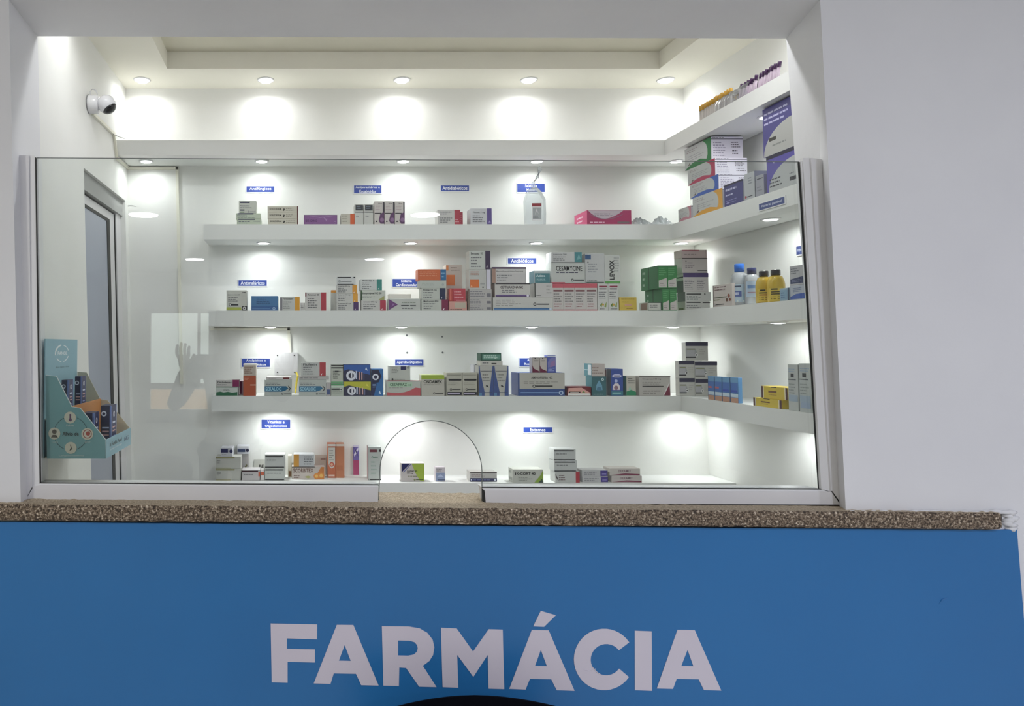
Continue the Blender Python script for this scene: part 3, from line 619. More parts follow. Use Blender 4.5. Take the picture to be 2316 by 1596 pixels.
B(k, 1119, 1199, 640, 672, 'white carton with a purple bottom band in the antibiotics stack', '#cbc8c3', [r(.02, .04, .98, .18, '#4b3468'), r(.02, .1, .9, .12, '#9a84b8'), ci(.93, .11, .09, '#e8e4f0'), t(.16, .62, .8, .8, 'CEFTRIAXONA NC', '#3e3038', .02), ln(.2, .3, .75, .55, 2), r(.02, .92, 1, .99, '#2f2731')], L=[r(0, 0, 1, 1, '#8c6f66')])
B(k, 1113, 1190, 604, 640, 'white carton with a purple top edge above the CEFTRIAXONA one', '#c8c5c4', [r(0, .9, 1, 1, '#4b2b4e'), r(.12, .6, .98, .88, '#cfccca'), t(.13, .68, .92, .78, 'Benzilpenicilina benzat', '#4a4648', .01), ln(.14, .12, .6, .56, 3), r(0, 0, .1, .9, '#a98a7c')], T=[r(0, 0, 1, 1, '#8a6c86')])
B(k, 1209, 1250, 640, 672, 'white carton with a black left edge below the teal one', '#c9c6c4', [r(0, 0, .05, 1, '#2e3632'), ln(.1, .08, .5, .2, 1, '#2e2e30'), ln(.65, .2, .95, .9, 3, '#a9a6a4')])
B(k, 1208, 1244, 612, 640, 'teal-labelled carton in the antibiotics pile', '#b8c2c4', [r(.05, .02, .98, .8, '#4f8189'), t(.12, .5, .7, .7, 'Azitro', '#dfeaec', .02), ln(.15, .1, .8, .4, 2, '#a8c3c6')], L=[r(0, 0, 1, 1, '#5f8fa0')])
for i in range(4):
    B(k, 1250 + i * 25.3, 1274.5 + i * 25.3, 641, 702, ['first', 'second', 'third', 'fourth'][i] + ' from the left of four upright cartons with red tops', '#c9c4c0',
      [r(0, .84, 1, 1, '#c7606c'), r(.02, 0, 1, .04, '#c26a74'), r(.08, .7, .9, .76, '#6d3238'), ln(.1, .3, .9, .66, 4, '#8f8b8a'), ln(.12, .12, .9, .28, 2, '#a55f66')], group='upright cartons with red tops')
for i in range(2):
    B(k, 1352 + i * 24, 1375 + i * 24, 641, 702, ['left', 'right'][i] + ' one of two white cartons with little green leaves and capsules', '#cbcbc7',
      [r(.15, .86, .9, .92, '#8c2f44'), r(.15, .78, .85, .82, '#4a4448'), ln(.12, .42, .9, .72, 4), pg([(.2, .2), (.45, .3), (.35, .12)], '#6f8a3e'), pg([(.6, .15), (.85, .34), (.8, .12)], '#8fa35a'), ci(.5, .22, .04, '#c9a24a'), ln(.2, .03, .9, .1, 1)], group='white cartons with green leaves')
B(k, 1247, 1323, 592.5, 640.5, 'white carton lettered CESAMYCINE on the red-topped cartons', '#c2c4c0', [t(.14, .58, .92, .82, 'CESAMYCINE', '#141416', .018), ln(.15, .45, .92, .56, 1, '#4b4a60'), ci(.62, .14, .07, '#222', '#c8c8c4'), r(.67, .11, .97, .17, '#333336'), r(0, 0, .4, .04, '#c05866'), r(0, .95, 1, 1, '#8b8d8a')])
B(k, 1247, 1316, 570, 592.5, 'flat white carton with a teal end above the CESAMYCINE one', '#c3c3c2', [r(.76, 0, 1, 1, '#4b868c'), t(.06, .7, .5, .85, 'Azitrocin 500', '#55555a', .01), ln(.06, .12, .5, .6, 3), pg([(.82, .2), (.9, .8), (.96, .3)], '#79a8ac')])
B(k, 1324, 1367, 573, 640.5, 'tall white carton with a dark blue patch between CESAMYCINE and the green-striped one', '#c0c1c0', [r(0, .8, .3, .96, '#36567f'), ln(.15, .35, .8, .68, 4, '#9a9ba0'), r(.05, .02, .95, .05, '#4d5a50'), ln(.1, .05, .6, .12, 1, '#3a3a3a'), ci(.14, .7, .03, '#888')])
B(k, 1368, 1402, 577, 640.5, 'tall white carton with green stripe, its name written sideways', '#c5c7c2', [r(0, 0, 1, .08, '#5fa052'), ln(.6, .4, .95, .95, 6, '#9ea19e')])
LV = [o_ for o_ in C.objects if o_.get('label', '').startswith('tall white carton with green stripe')][0]
mb = MB(); vv, ff = text_geo('LEVOX', .02); a, b = atY(1379, 632, YS + .003) - LV.location, atY(1389, 588, YS + .003) - LV.location
mb.add([(a.x + (b.x - a.x) * (1 - y), -.0012, a.z + (b.z - a.z) * x) for x, y in vv], ff, '#26282a'); mb.build('printed_name', 'carton', LV)
B(k, 1401, 1440, 672, 701, 'yellow carton left of the green cartons', '#cdb24e', [ln(.15, .6, .8, .7, 1, '#7d6420'), ln(.4, .1, .95, .25, 1, '#8c5f28'), ln(.1, .8, .9, .95, 1, '#a88d30'), r(.3, .35, .7, .5, '#cfa08a')])
B(k, 1465, 1496, 683, 700, 'small low white carton with a dark green outline before the green cartons', '#c9ccc5', [r(0, 0, 1, 1, '#3d5a45'), r(.05, .1, .94, .9, '#cfd0ca'), ln(.15, .3, .85, .75, 2)], L=[r(.2, .1, .9, .9, '#a88f84')], dep=.07)
hse = lambda a, c: pg([(a, .04), (a, .34), (c - .02, .46), (c, .04)], '#cfc8c6')
for j, (y0, y1, x0) in enumerate(((652, 700, 1498), (600, 651.5, 1488))):
    for i in range(2):
        w_ = (1531 - x0) / 2
        B(k, x0 + i * w_ + .5, x0 + (i + 1) * w_ - .5, y0, y1, ['lower', 'upper'][j] + ' ' + ['left', 'right'][i] + ' green carton with a white house-shaped label', '#3f8a50',
          [hse(.06, .94), ln(.1, .55, .9, .92, 4, '#6fb07a'), ln(.2, .1, .8, .25, 2, '#77706f'), r(.0, .96, 1, 1, '#1e4728')], dep=.14 if i == 0 else .1, L=[r(0, 0, 1, 1, '#3f7a52'), ln(.1, .1, .3, .9, 3, '#b9d0bd'), r(.45, 0, .5, 1, '#23492e')] if i == 0 else None, group='green cartons with house-shaped labels')
B(k, 1550, 1606, 681, 699.5, 'white carton with black stripes at the foot of the corner stack', '#c6c6c2', [r(.05, .82, .62, .92, '#232427'), r(.7, .8, 1, .9, '#232427'), ln(.05, .25, .7, .65, 2), r(.4, .05, .6, .12, '#333')], dy=.004, L=[r(0, 0, 1, 1, '#b5b0a8'), r(.2, 0, .8, .3, '#5d6a35')])
B(k, 1550, 1608, 660, 681, 'white carton with a black stripe, second of the corner stack', '#c9c9c6', [r(.05, .72, .62, .84, '#232427'), ci(.76, .78, .08, '#333'), ln(.05, .15, .7, .6, 3, '#6b7475')], L=[r(0, 0, 1, 1, '#6f6c70')])
B(k, 1546, 1573.5, 617, 660, 'left of two white cartons with a deep purple top in the corner stack', '#c8c3c2', [r(0, .78, 1, 1, '#49386e'), ln(.1, .1, .9, .68, 6, '#77747c')], L=[r(0, 0, 1, .6, '#5c595e'), r(0, .6, 1, 1, '#cfcdc8'), r(0, .75, 1, .82, '#444')], group='purple-topped cartons')
B(k, 1574, 1602, 617, 660, 'right of two white cartons with a deep purple top in the corner stack', '#c8c3c2', [r(0, .78, 1, 1, '#49386e'), ln(.1, .1, .9, .68, 6, '#77747c')], group='purple-topped cartons')
B(k, 1543, 1600, 583.5, 616.5, 'white carton with fine print near the top of the corner stack', '#c4bcbb', [ln(.12, .3, .6, .75, 3, '#8b7f86'), r(.6, .12, .97, .18, '#5d585a'), r(0, .95, 1, 1, '#3c3436'), ci(.15, .8, .05, '#444')])
B(k, 1542, 1598, 565, 583.5, 'flat pinkish carton topping the corner stack', '#c3b0b0', [r(0, .85, .7, 1, '#a5626e'), ln(.1, .3, .8, .6, 1, '#9d8f90'), r(.97, 0, 1, 1, '#8a6f74')])
# right wing of the middle shelf
S(k, 1612, 1655, 640, None, 'white carton printed with brown round pills, first on the right wing', .028, '#c9c0bb', [r(0, 0, .04, 1, '#7a6a68'), ln(.1, .72, .9, .95, 2, '#8a7274'), r(.05, .4, .75, .44, '#55604a'), ln(.05, .25, .6, .38, 1, '#7f8a62'), ci(.84, .46, .09, '#8a4a3a'), ci(.74, .28, .08, '#6f4a38'), ci(.9, .28, .07, '#8a4a3a'), ci(.1, .1, .06, '#333', '#ccc'), r(.16, .08, .6, .12, '#444')])
def bottle(px, pyb, pyt, rpx, cap, body, label, capr=.62, caph=.2, lab=None, m='clearblue', off=.04, sh=.12):
    p = atX(px, pyb, XCN[2] + off); y = p.y; s_ = y / F; R_ = rpx * s_; h = atY(px, pyt, y).z - ZT[2]
    o = empty('bottle', (p.x, y, ZT[2] + .0003)); tag(o, label, 'bottle', 'bottles on the right wing')
    hb = h * (1 - caph)
    lathe([(R_ * .9, 0), (R_, .004), (R_, hb * (1 - sh - .14)), (R_ * .92, hb * (1 - sh)), (R_ * .72, hb * .95), (R_ * capr * .85, hb * .985), (R_ * capr * .85, hb + .002)], body, 24).build('bottle_body', m, o, True)
    lathe([(R_ * capr, hb), (R_ * capr, h - .002), (R_ * capr * .9, h)], cap, 24).build('cap', 'plastic', o, True)
    if lab:
        # wrapped label: a curved band facing the window
        mb = MB(); n = 12; a0, a1, z0, z1 = math.radians(190), math.radians(330), hb * lab[0], hb * lab[1]
        def fn(u, v, l): an = a0 + (a1 - a0) * u; return ((R_ + .0006 + l) * math.cos(an), (R_ + .0006 + l) * math.sin(an), z0 + (z1 - z0) * v)
        mb.add([fn(i / n, j, 0) for i in range(n + 1) for j in (0, 1)], [(2 * i, 2 * i + 2, 2 * i + 3, 2 * i + 1) for i in range(n)], lab[2])
        for (u0, v0, u1, v1, c_) in lab[3]:
            mb.add([fn(u0 + (u1 - u0) * i / 4, v, .0004) for i in range(5) for v in (v0, v1)], [(2 * i, 2 * i + 2, 2 * i + 3, 2 * i + 1) for i in range(4)], c_)
        mb.build('bottle_label', 'carton', o, True)
bottle(1674, 688, 597, 18, '#2f74d8', '#dfe6ee', 'clear bottle with a bright blue cap and light blue label', .56, .19, (.1, .62, '#b9cbd9', [(.05, .85, .4, .92, '#3a4660'), (.05, .3, .42, .62, '#5a6aa8'), (.12, .4, .3, .55, '#c8cfe6'), (0, 0, 1, .1, '#e4ece8'), (.5, .1, .95, .5, '#9ec0cf')]), off=.038)
bottle(1702, 686, 606, 15, '#2f3564', '#dfe6ee', 'clear bottle with a navy cap and pale blue label', .62, .16, (.25, .75, '#b4c6dc', [(.1, .55, .7, .75, '#6f92c4'), (.1, .25, .6, .32, '#a58a9c')]), off=.05)
bottle(1729, 683, 613, 17, '#2b272b', '#d3b23a', 'yellow bottle with a black cap, left one of the pair', .56, .17, (.05, .52, '#d8bc48', [(.15, .86, .4, .96, '#1c1a10'), (.1, .66, .6, .74, '#3a3420'), (.1, .5, .6, .58, '#a35b3c'), (.1, .3, .8, .34, '#6b5a20'), (.1, .15, .8, .19, '#5c4c18')]), 'plastic', off=.036, sh=.2)
bottle(1756, 680, 610, 18, '#2b272b', '#d3b23a', 'yellow bottle with a black cap, right one of the pair', .54, .17, (.05, .52, '#d8bc48', [(.1, .86, .4, .96, '#1c1a10'), (.1, .66, .6, .74, '#3a3420'), (.1, .5, .6, .58, '#3d3620'), (.1, .3, .8, .34, '#6b5a20'), (.1, .15, .8, .19, '#5c4c18')]), 'plastic', off=.042, sh=.2)
S(k, 1763, 1784, 650, None, 'small upright pale blue carton before the right yellow bottle', .03, '#9fb8c6', [r(.1, .1, .85, .85, '#86a8bf'), ln(.15, .2, .8, .7, 3, '#4f6f94'), r(.9, 0, 1, 1, '#3d4a66')], off=.001)
S(k, 1786, 1822, 642, None, 'white carton with a blue wave, lower one by the window edge', .06, '#bcc2cc', [pg([(.03, .05), (.03, .22), (.4, .4), (.95, .42), (.95, .05)], '#3f5fae'), ln(.2, .5, .75, .85, 3, '#67779a')], L=[r(0, 0, 1, 1, '#4a5f92')])
S(k, 1785, 1819, 597, None, 'white carton with a navy panel, upper one by the window edge', .06, '#c0c0c2', [pg([(.05, .08), (.05, .32), (.9, .42), (.9, .08)], '#3b4468'), ln(.1, .55, .7, .9, 3, '#73757c'), ln(.15, .14, .8, .3, 2, '#8890b0')], yb=641)

# ------------------------------------------------------------------ fourth shelf
k = 3
B(k, 541, 553, 861, 894, 'thin upright magenta and white carton behind the leftmost pair', '#c7a6b4', [r(0, .1, .55, .95, '#7c2350')], dy=.05)
B(k, 488, 538, 874, 894.5, 'white carton with a wavy green base, bottom left of the fourth shelf', '#c9cec9', [pg([(.02, .03), (.02, .38), (.2, .46), (.35, .36), (.55, .44), (.75, .34), (.98, .42), (.98, .03)], '#2f6b4c'), ln(.35, .5, .7, .8, 2, '#55585a'), r(.02, .92, .98, 1, '#5d7a68')])
B(k, 488, 541, 858.5, 874, 'flat white carton with a magenta end above the green-based one', '#cbc8c5', [r(.72, 0, 1, 1, '#85285a'), t(.07, .5, .68, .75, 'Diclofenac', '#45454a', .02), ln(.07, .12, .5, .4, 1)])
B(k, 550, 579, 822, 893.5, 'tall upright carton, white above and terracotta below', '#c4b8ac', [r(0, 0, 1, .63, '#b4583a'), ln(.08, .68, .8, .92, 4, '#8d6a5e'), ln(.1, .48, .5, .6, 3, '#d89a80'), r(.55, .32, 1, .35, '#eac0ac'), r(0, .95, 1, 1, '#f0ece8')])
def seka(x0, x1, lb_): B(k, x0, x1, 858.5, 894, lb_, '#bfc4bf', [pg([(.0, .26), (.0, .6), (.8, .6), (.88, .46), (.78, .34), (.64, .26)], '#2d6f94'), t(.04, .32, .62, .54, 'SEKALOC', '#a6d4e6', .03), pg([(.86, .62), (.89, .62), (.97, .45), (.89, .28), (.86, .28), (.93, .45)], '#26292e'), ln(.05, .66, .65, .84, 2, '#666a6e'), ci(.66, .12, .06, '#333', '#c4c8c4'), r(.72, .1, .96, .14, '#3c3c40')], group='white cartons with a blue arrow', dep=.05)
seka(598, 660, 'white carton with a blue arrow, left one, lettered SEKALOC')
seka(676, 738, 'white carton with a blue arrow, right one, lettered SEKALOC')
B(k, 602, 659, 852, 858.5, 'thin white carton with a dark red tab on the left arrow carton', '#dcd6d4', [r(.68, .25, .92, .75, '#6e1d22'), ln(.1, .3, .6, .7, 1, '#aaa2a2')])
B(k, 676, 744, 850.5, 858.5, 'thin flat grey carton on the right arrow carton', '#bdb9b7', [ln(.05, .3, .9, .7, 1)])
B(k, 681, 737, 819, 850.5, 'white carton with a red end on top of the right arrow carton', '#c6c7c4', G('#b13a42', 'Fluferin', 4, .75))
B(k, 739, 748, 866, 894, 'narrow carton with blue foot right of the arrow carton', '#bfb9b8', [r(.05, .1, .9, .5, '#4a5c8c')], dep=.05)
B(k, 749, 777, 868, 894.5, 'white carton with a green band and black stripe, lower of two', '#c3c9bd', [r(0, .88, 1, 1, '#58a86c'), r(0, .72, 1, .82, '#ccead0'), r(.02, .5, .9, .62, '#1e2422'), ci(.8, .55, .12, '#dfe3df', '#222'), ln(.1, .1, .9, .4, 3, '#9da39a')])
B(k, 749, 776, 824, 868, 'upright white carton with a black top edge, upper of two', '#c3c6ba', [r(0, .93, 1, .98, '#15181a'), r(0, .8, 1, .86, '#15181a'), ln(.15, .25, .85, .7, 5, '#6c6f68'), r(.3, .62, .62, .68, '#2c2f30'), r(0, .02, 1, .12, '#6fb07a')])
def stripe(yel): return [r(0, 0, 1, 1, '#23244a' if not yel else '#2a2a48'), pg([(.0, .98), (.0, .62), (.18, .72), (.42, .62), (.98, .38), (.98, .98)], '#2f5fae' if not yel else '#c4c23a'),
   ci(.28, .34, .3, '#e9eaf4', '#1d1d3c'), r(.27, .2, .32, .5, '#f2f2f8'), r(.45, .12, .5, .62, '#cfd6ee'), r(.56, .08, .6, .58, '#e6b9b4'), r(.66, .08, .7, .56, '#e6b9b4'), r(.75, .06, .77, .5, '#8088b8'), pg([(.8, .7), (.84, .85), (.88, .7), (.92, .62), (.84, .68)], '#dce8fa' if not yel else '#e8e060')]
B(k, 778, 840, 862, 895, 'navy carton with a yellow swoosh, lower of the cold remedy pair', '#23244a', stripe(True))
B(k, 777, 838, 824, 861.5, 'navy and blue striped carton, upper of the cold remedy pair', '#23305a', stripe(False))
B(k, 840, 867, 834, 894, 'upright blue carton with a navy badge beside the cold remedy pair', '#2f6fae', [pg([(.02, .97), (.6, .97), (.85, .72), (.6, .5), (.02, .46)], '#1e1f42'), pg([(.0, .5), (.45, .45), (.2, .0), (.0, .0)], '#232a58'), ci(.35, .7, .12, '#e8ecf8', '#22244a'), ln(.1, .3, .5, .45, 3, '#93b6dd'), pg([(.6, .1), (.7, .2), (.8, .06)], '#dcecff')], R=[r(0, 0, 1, 1, '#e4e8f0')])
B(k, 874, 951, 860, 896, 'white and coral carton lettered CESAPRAZ', '#c4c6bd', [pg([(.01, .02), (.01, .24)] + [(.01 + .84 * i / 8, .24 - .08 * math.sin(PI * i / 8) + .3 * (i / 8) ** 3) for i in range(1, 9)] + [(1, .5), (1, .02)], '#c75c62'), r(.05, .6, .76, .88, '#b5d3b6'), t(.1, .64, .6, .82, 'CESAPRAZ', '#43614c', .02), t(.63, .64, .73, .76, '40', '#55705c', .01), ln(.08, .48, .7, .56, 1, '#8a8d86'), r(0, .97, 1, 1, '#b5686a')])
B(k, 881, 928, 827, 859.5, 'small white carton with a navy tab on the coral carton', '#c5c7bf', [r(.54, .72, .8, .96, '#23225c'), ln(.1, .5, .5, .92, 4, '#85867f'), ci(.14, .08, .07, '#111'), ln(.25, .03, .8, .12, 1, '#77786f'), ci(.9, .88, .07, '#555', '#c5c7bf')])
B(k, 953, 1005, 848, 895, 'carton with a lime green top lettered ONDAMEX', '#c3bfb4', [r(0, .8, 1, 1, '#a2b83c'), t(.1, .6, .9, .76, 'ONDAMEX', '#1e2014', .03), ln(.1, .5, .9, .56, 1, '#55544a'), ci(.56, .12, .055, '#333', '#c6c2b8'), r(.62, .1, .96, .14, '#3f3d38')], T=[r(0, 0, 1, 1, '#d3dc8a')])
for i, (x0, x1) in enumerate(((1010, 1045), (1046, 1079))):
    B(k, x0, x1, 843, 895, ['left', 'right'][i] + ' of two beige cartons with a black pill-shaped title', '#bfbcae', [r(.18, .66, .9, .74, '#1b1b1b'), ci(.18, .7, .04, '#1b1b1b'), ci(.9, .7, .04, '#1b1b1b'), ln(.1, .45, .9, .6, 2, '#a19e92'), ci(.28, .28, .05, '#222', '#c0bdb0'), r(.36, .26, .9, .3, '#3a3a38'), r(.05, .03, .97, .17, '#1e1c30'), r(.08, .08, .85, .12, '#cfc6dc'), r(.05, .9, .95, .92, '#8f8c80')], T=[r(0, 0, 1, 1, '#d5d2c8')], group='beige cartons with a black pill title')
B(k, 1072, 1084, 824, 895, 'thin upright carton with a black edge behind the blue-sided ones', '#dcdce4', [r(.25, 0, .6, 1, '#15151c')], dy=.065)
for i, (x0, x1) in enumerate(((1083, 1116), (1117, 1150))):
    B(k, x0, x1, 826, 895, ['left', 'right'][i] + ' of two upright cartons, white funnel between blue corners', '#c1bfb8', [pg([(0, 0), (0, .98), (.06, .98), (.1, .8), (.38, .14), (.38, 0)], '#44588f'), pg([(1, 0), (1, .98), (.94, .98), (.9, .8), (.72, .14), (.72, 0)], '#44588f'), pg([(0, .1), (.2, .1), (.2, 0), (0, 0)], '#5f8bb0'), r(.12, .8, .88, .82, '#77757a'), ln(.25, .45, .8, .74, 3, '#8f8d88'), pg([(.45, .32), (.55, .36), (.7, .28), (.55, .3)], '#1c1c1f'), r(.3, .1, .9, .12, '#44506a')], dy=.004, dep=.06, group='upright cartons with blue corners')
B(k, 1086, 1137, 815, 826, 'thin white carton laid on the two blue-cornered cartons', '#cfccc4', [ln(.1, .2, .6, .8, 1), r(.5, .25, .72, .5, '#4a4848')])
B(k, 1087, 1134, 798, 814.5, 'dark green carton lying on top of the blue-cornered pair', '#285846', [r(.08, .12, .96, .82, '#6a9a8a'), ln(.15, .25, .9, .75, 2, '#d4e4dc'), ci(.7, .3, .09, '#cfe2d8')])
B(k, 1172, 1277, 843, 894, 'wide blue and beige carton lettered AMINOFILINA', '#3f578f', [r(.03, .3, 1, 1, '#bdb9b0'), t(.28, .74, .74, .84, 'AMINOFILINA NC', '#3c3a38', .025), ln(.12, .5, .9, .64, 2, '#94918a'), ci(.34, .42, .07, '#222', '#c5c1b8'), r(.38, .4, .74, .45, '#2e2c2e'), r(.05, .12, .9, .16, '#8eb0de'), ci(.92, .13, .1, '#c5d6ee', '#42609a')], dep=.09, L=[r(0, 0, 1, 1, '#6570a8')])
for i, (x0, x1) in enumerate(((1204, 1220), (1221, 1237))):
    B(k, x0, x1, 808, 843, ['left', 'right'][i] + ' of two small upright white cartons with maroon wedges', '#c5bcb6', [pg([(.0, .02), (.0, .5), (.2, .28), (.98, .1), (.98, .02)], '#6c1f3e'), ln(.2, .72, .9, .86, 1, '#55504e'), ci(.4, .93, .04, '#333'), r(0, .97, 1, 1, '#1c1618')], L=[r(0, 0, 1, 1, '#cfc6d2')] if i == 0 else None, dep=.035, group='small cartons with maroon wedges')
B(k, 1238, 1257, 803, 843, 'small upright violet-blue carton beside the maroon-wedge cartons', '#5563ae', [pg([(.05, .3), (.05, .6), (.4, .85), (1, .88), (1, .4)], '#7f7fb8'), pg([(.3, .3), (.4, .6), (.9, .75), (.9, .4)], '#9a78a8'), ln(.1, .08, .9, .3, 3, '#c2cbf0'), r(0, .92, 1, .97, '#e6e8f4')], dep=.035)
B(k, 1283, 1337, 874, 894, 'low carton with maroon and salmon waves', '#6e1f28', [pg([(.03, .45), (.05, .85), (.6, .9), (.95, .35), (.9, .2), (.03, .2)], '#dba59b'), r(.03, .04, .97, .26, '#ecebe6'), r(.06, .3, .55, .46, '#1d1214'), r(.12, .34, .48, .41, '#cfc8c0'), pg([(.6, .3), (.68, .55), (.76, .35)], '#7f9a62')], L=[r(0, 0, 1, 1, '#9a6a6e')])
B(k, 1339, 1371, 851, 894, 'teal carton with a pale blue droplet', '#3f6a70', [pg([(.28, .3), (.3, .55), (.5, .8), (.7, .55), (.74, .3)], '#6f9fb8'), ci(.5, .35, .12, '#4c7890'), ci(.75, .85, .07, '#dfeeee', '#3f6a70'), ln(.1, .04, .95, .12, 1, '#b9d0d0')], L=[r(0, 0, 1, 1, '#4f8a92')])
B(k, 1338, 1368, 822, 850.5, 'pinkish white carton with a teal side on the droplet carton', '#c3b8b2', [ln(.05, .15, .85, .8, 3, '#97857e')], L=[r(0, 0, 1, 1, '#55909a'), r(.5, .1, .95, .9, '#e4e8ea'), r(0, .45, 1, .52, '#d5e6ea')], dep=.07)
B(k, 1382, 1409, 834, 894, 'upright blue carton with a little white figure and oval badge', '#39529a', [pg([(.05, .74), (.3, .8), (.7, .8), (.95, .74), (.7, .68), (.3, .68)], '#cfd0ee'), r(.25, .72, .75, .76, '#16163e'), ci(.42, .55, .06, '#b7c0e6'), pg([(.12, .22), (.15, .36), (.3, .46), (.6, .46), (.72, .36), (.72, .22)], '#e4dadc'), ci(.42, .3, .08, '#8a6a78'), r(.02, .02, .98, .18, '#3f7a8e'), r(.1, .08, .8, .12, '#9fd0cc')], dep=.08, L=[r(0, 0, 1, 1, '#6b7482'), r(.45, 0, .6, 1, '#aab0bc'), r(.1, .7, .5, .95, '#7a4a50')])
B(k, 1417, 1438, 850, 894, 'narrow white carton with a green foot', '#c2bdb2', [pg([(0, .02), (0, .22), (.5, .3), (1, .2), (1, .02)], '#2f8a62'), ln(.2, .6, .9, .92, 3, '#5d5c56'), pg([(.2, .3), (.35, .5), (.5, .3)], '#9fcab4')], L=[r(0, 0, 1, 1, '#6aa08e')])
B(k, 1446, 1516, 850, 893, 'white carton with a maroon triangle at its right corner', '#c4bfba', [pg([(.78, .02), (.97, .62), (.99, .02)], '#7a1c3c'), pg([(.76, .02), (.96, .66), (.97, .6), (.79, .02)], '#f0ecec'), t(.1, .8, .7, .88, 'Omeprazol 20 mg', '#4b4648', .01), r(.1, .46, .78, .5, '#2e2a2c'), ln(.1, .55, .7, .72, 2, '#a8a29e'), ln(.12, .08, .7, .3, 2, '#8c8682'), r(0, .95, 1, 1, '#77716e')])
# right wing of the fourth shelf: jars in cartons, blue cartons, yellow flats, two tall cartons
def wbox(x0, x1, y0, y1, lb_, dyy, front=None):
    B(3, x0, x1, y0, y1, lb_, '#c6c5c0', [r(0, .78, 1, 1, '#272446'), pg([(0, .2), (0, .66), (.42, .66), (.5, .45), (.55, .3), (.45, .2)], '#a9a9ac'), r(.02, .24, .4, .56, '#b9b7bd'), r(0, .14, .45, .2, '#16151c'), ci(.48, .3, .08, '#f0f0f0', '#333'), r(.05, .58, .42, .63, '#8a8c60'), ln(.6, .3, .95, .65, 3, '#b0aca8')], dy=dyy, dep=.03, group='white cartons with a navy top band, stacked in the corner')
wbox(1537, 1572, 855, 895, 'bottom left of five navy-topped white cartons stacked in the corner', .006)
wbox(1573, 1605, 857, 897, 'bottom right of five navy-topped white cartons, partly behind blue ones', .002)
wbox(1536, 1571, 815, 854.5, 'middle left of five navy-topped white cartons stacked in the corner', .006)
wbox(1572, 1622, 817, 856, 'middle right and widest of five navy-topped white cartons', .002)
wbox(1551, 1601, 773, 814.5, 'single navy-topped white carton crowning the corner pyramid', .004)
for i, (xf, xn) in enumerate(((1601, 1615), (1616, 1632), (1633, 1650), (1651, 1669))):
    S(k, xf, xn, 851 + i * 1, None, ['first', 'second', 'third', 'fourth'][i] + ' from the left of four upright sky-blue cartons with tan feet', .014, '#5b8fc4', [r(0, .8, 1, 1, '#6fa2cc'), r(.05, .38, .95, .78, '#4a74bc'), r(.05, .5, .6, .58, '#c06a78') if i < 2 else r(.1, .42, .9, .5, '#3450b4'), r(0, .22, 1, .36, '#c9dcea'), r(0, 0, 1, .2, '#bd9078'), r(0, 0, .05, 1, '#2c4a78')], group='sky-blue cartons with tan feet')
YEL = [r(0, 0, 1, 1, '#d9bf3a'), r(0, .02, .07, .98, '#4a1a1c'), r(.93, .02, 1, .98, '#4a1a1c'), r(.07, .02, .1, .98, '#f2ecd2'), r(.9, .02, .93, .98, '#f2ecd2'), r(.28, .5, .6, .66, '#7a5228'), ln(.3, .25, .7, .4, 1, '#a8862a'), r(.38, .92, .6, 1, '#22140c')]
S(k, 1704, 1768, 905, None, 'flat yellow carton with dark ends, lower of two', .06, '#d9bf3a', YEL, off=.004, group='flat yellow cartons')
S(k, 1722, 1781, 877, None, 'flat yellow carton with dark ends, upper of two', .06, '#d9bf3a', YEL, off=.012, yb=903, group='flat yellow cartons')
TA = [ln(.1, .82, .9, .92, 2, '#9fb3c8'), r(.3, .72, .6, .8, '#1c1f22'), r(.05, .66, .8, .68, '#55585c'), ln(.1, .35, .9, .6, 4, '#9aa09c'), r(.05, .2, .95, .34, '#a5b6c6')]
S(k, 1781, 1804, 824, None, 'tall pale grey-blue carton by the window edge, left of the pair', .04, '#c2c6c2', TA, group='tall pale cartons')
S(k, 1806, 1833, 822, None, 'tall pale grey-blue carton by the window edge, right of the pair', .04, '#c0c6c2', TA + [r(.1, .08, .95, .2, '#9fb0c8')], group='tall pale cartons')

# ------------------------------------------------------------------ lowest shelf
k = 4
OL = [r(0, .84, .75, .94, '#8c864e'), ln(.04, .4, .2, .7, 3, '#3f3f44'), r(0, 0, .6, .06, '#a5a068')]
def stack4(specs):                     # [(x0,x1,y0,y1,label,base,dec,kw)] bottom first, one common depth
    Yf = atZ((specs[0][0] + specs[0][1]) / 2, specs[0][3], ZT[4]).y
    for x0, x1, y0, y1, lb_, bs, dc, kw in specs: B(4, x0, x1, y0, y1, lb_, bs, dc, Y=Yf, ground=False, **kw)
stack4([(488, 545, 1059, 1086, 'white carton with olive stripes at the left end of the lowest shelf, lower', '#c2c1ba', OL, {}), (488, 545, 1032, 1058.5, 'white carton with olive stripes at the left end of the lowest shelf, upper', '#c2c1ba', OL, {}),
        (499, 526, 1012, 1031.5, 'small white carton with a navy bar on the olive-striped pair', '#c9c9cf', [r(.02, .45, .62, .85, '#2b2c5c'), ci(.88, .6, .2, '#33345e'), ln(.1, .1, .7, .3, 1)], {})])
B(k, 546, 563, 1026, 1078, 'upright grey carton with a curled olive figure behind the left end pair', '#bdbab8', [pg([(.2, .3), (.7, .55), (.8, .5), (.3, .2)], '#77744c'), ci(.6, .28, .08, '#77744c', '#bdbab8')], dep=.04)
Yq = atZ(555, 1078, ZT[4]).y
B(k, 536, 563, 1008, 1026, 'small white carton with a navy stripe on the upright grey one', '#d5d6de', [r(.05, .25, .7, .6, '#3b4668'), ci(.88, .45, .2, '#2e2f4a'), r(0, .8, 1, 1, '#f2f2f6')], Y=Yq, ground=False)
B(k, 547, 588, 1062, 1087, 'low white carton with an orange label at its right', '#c4bfc0', [r(0, .8, .9, .92, '#3a1a22'), ln(.1, .5, .8, .65, 1), r(.92, .4, 1, .8, '#d8603a')])
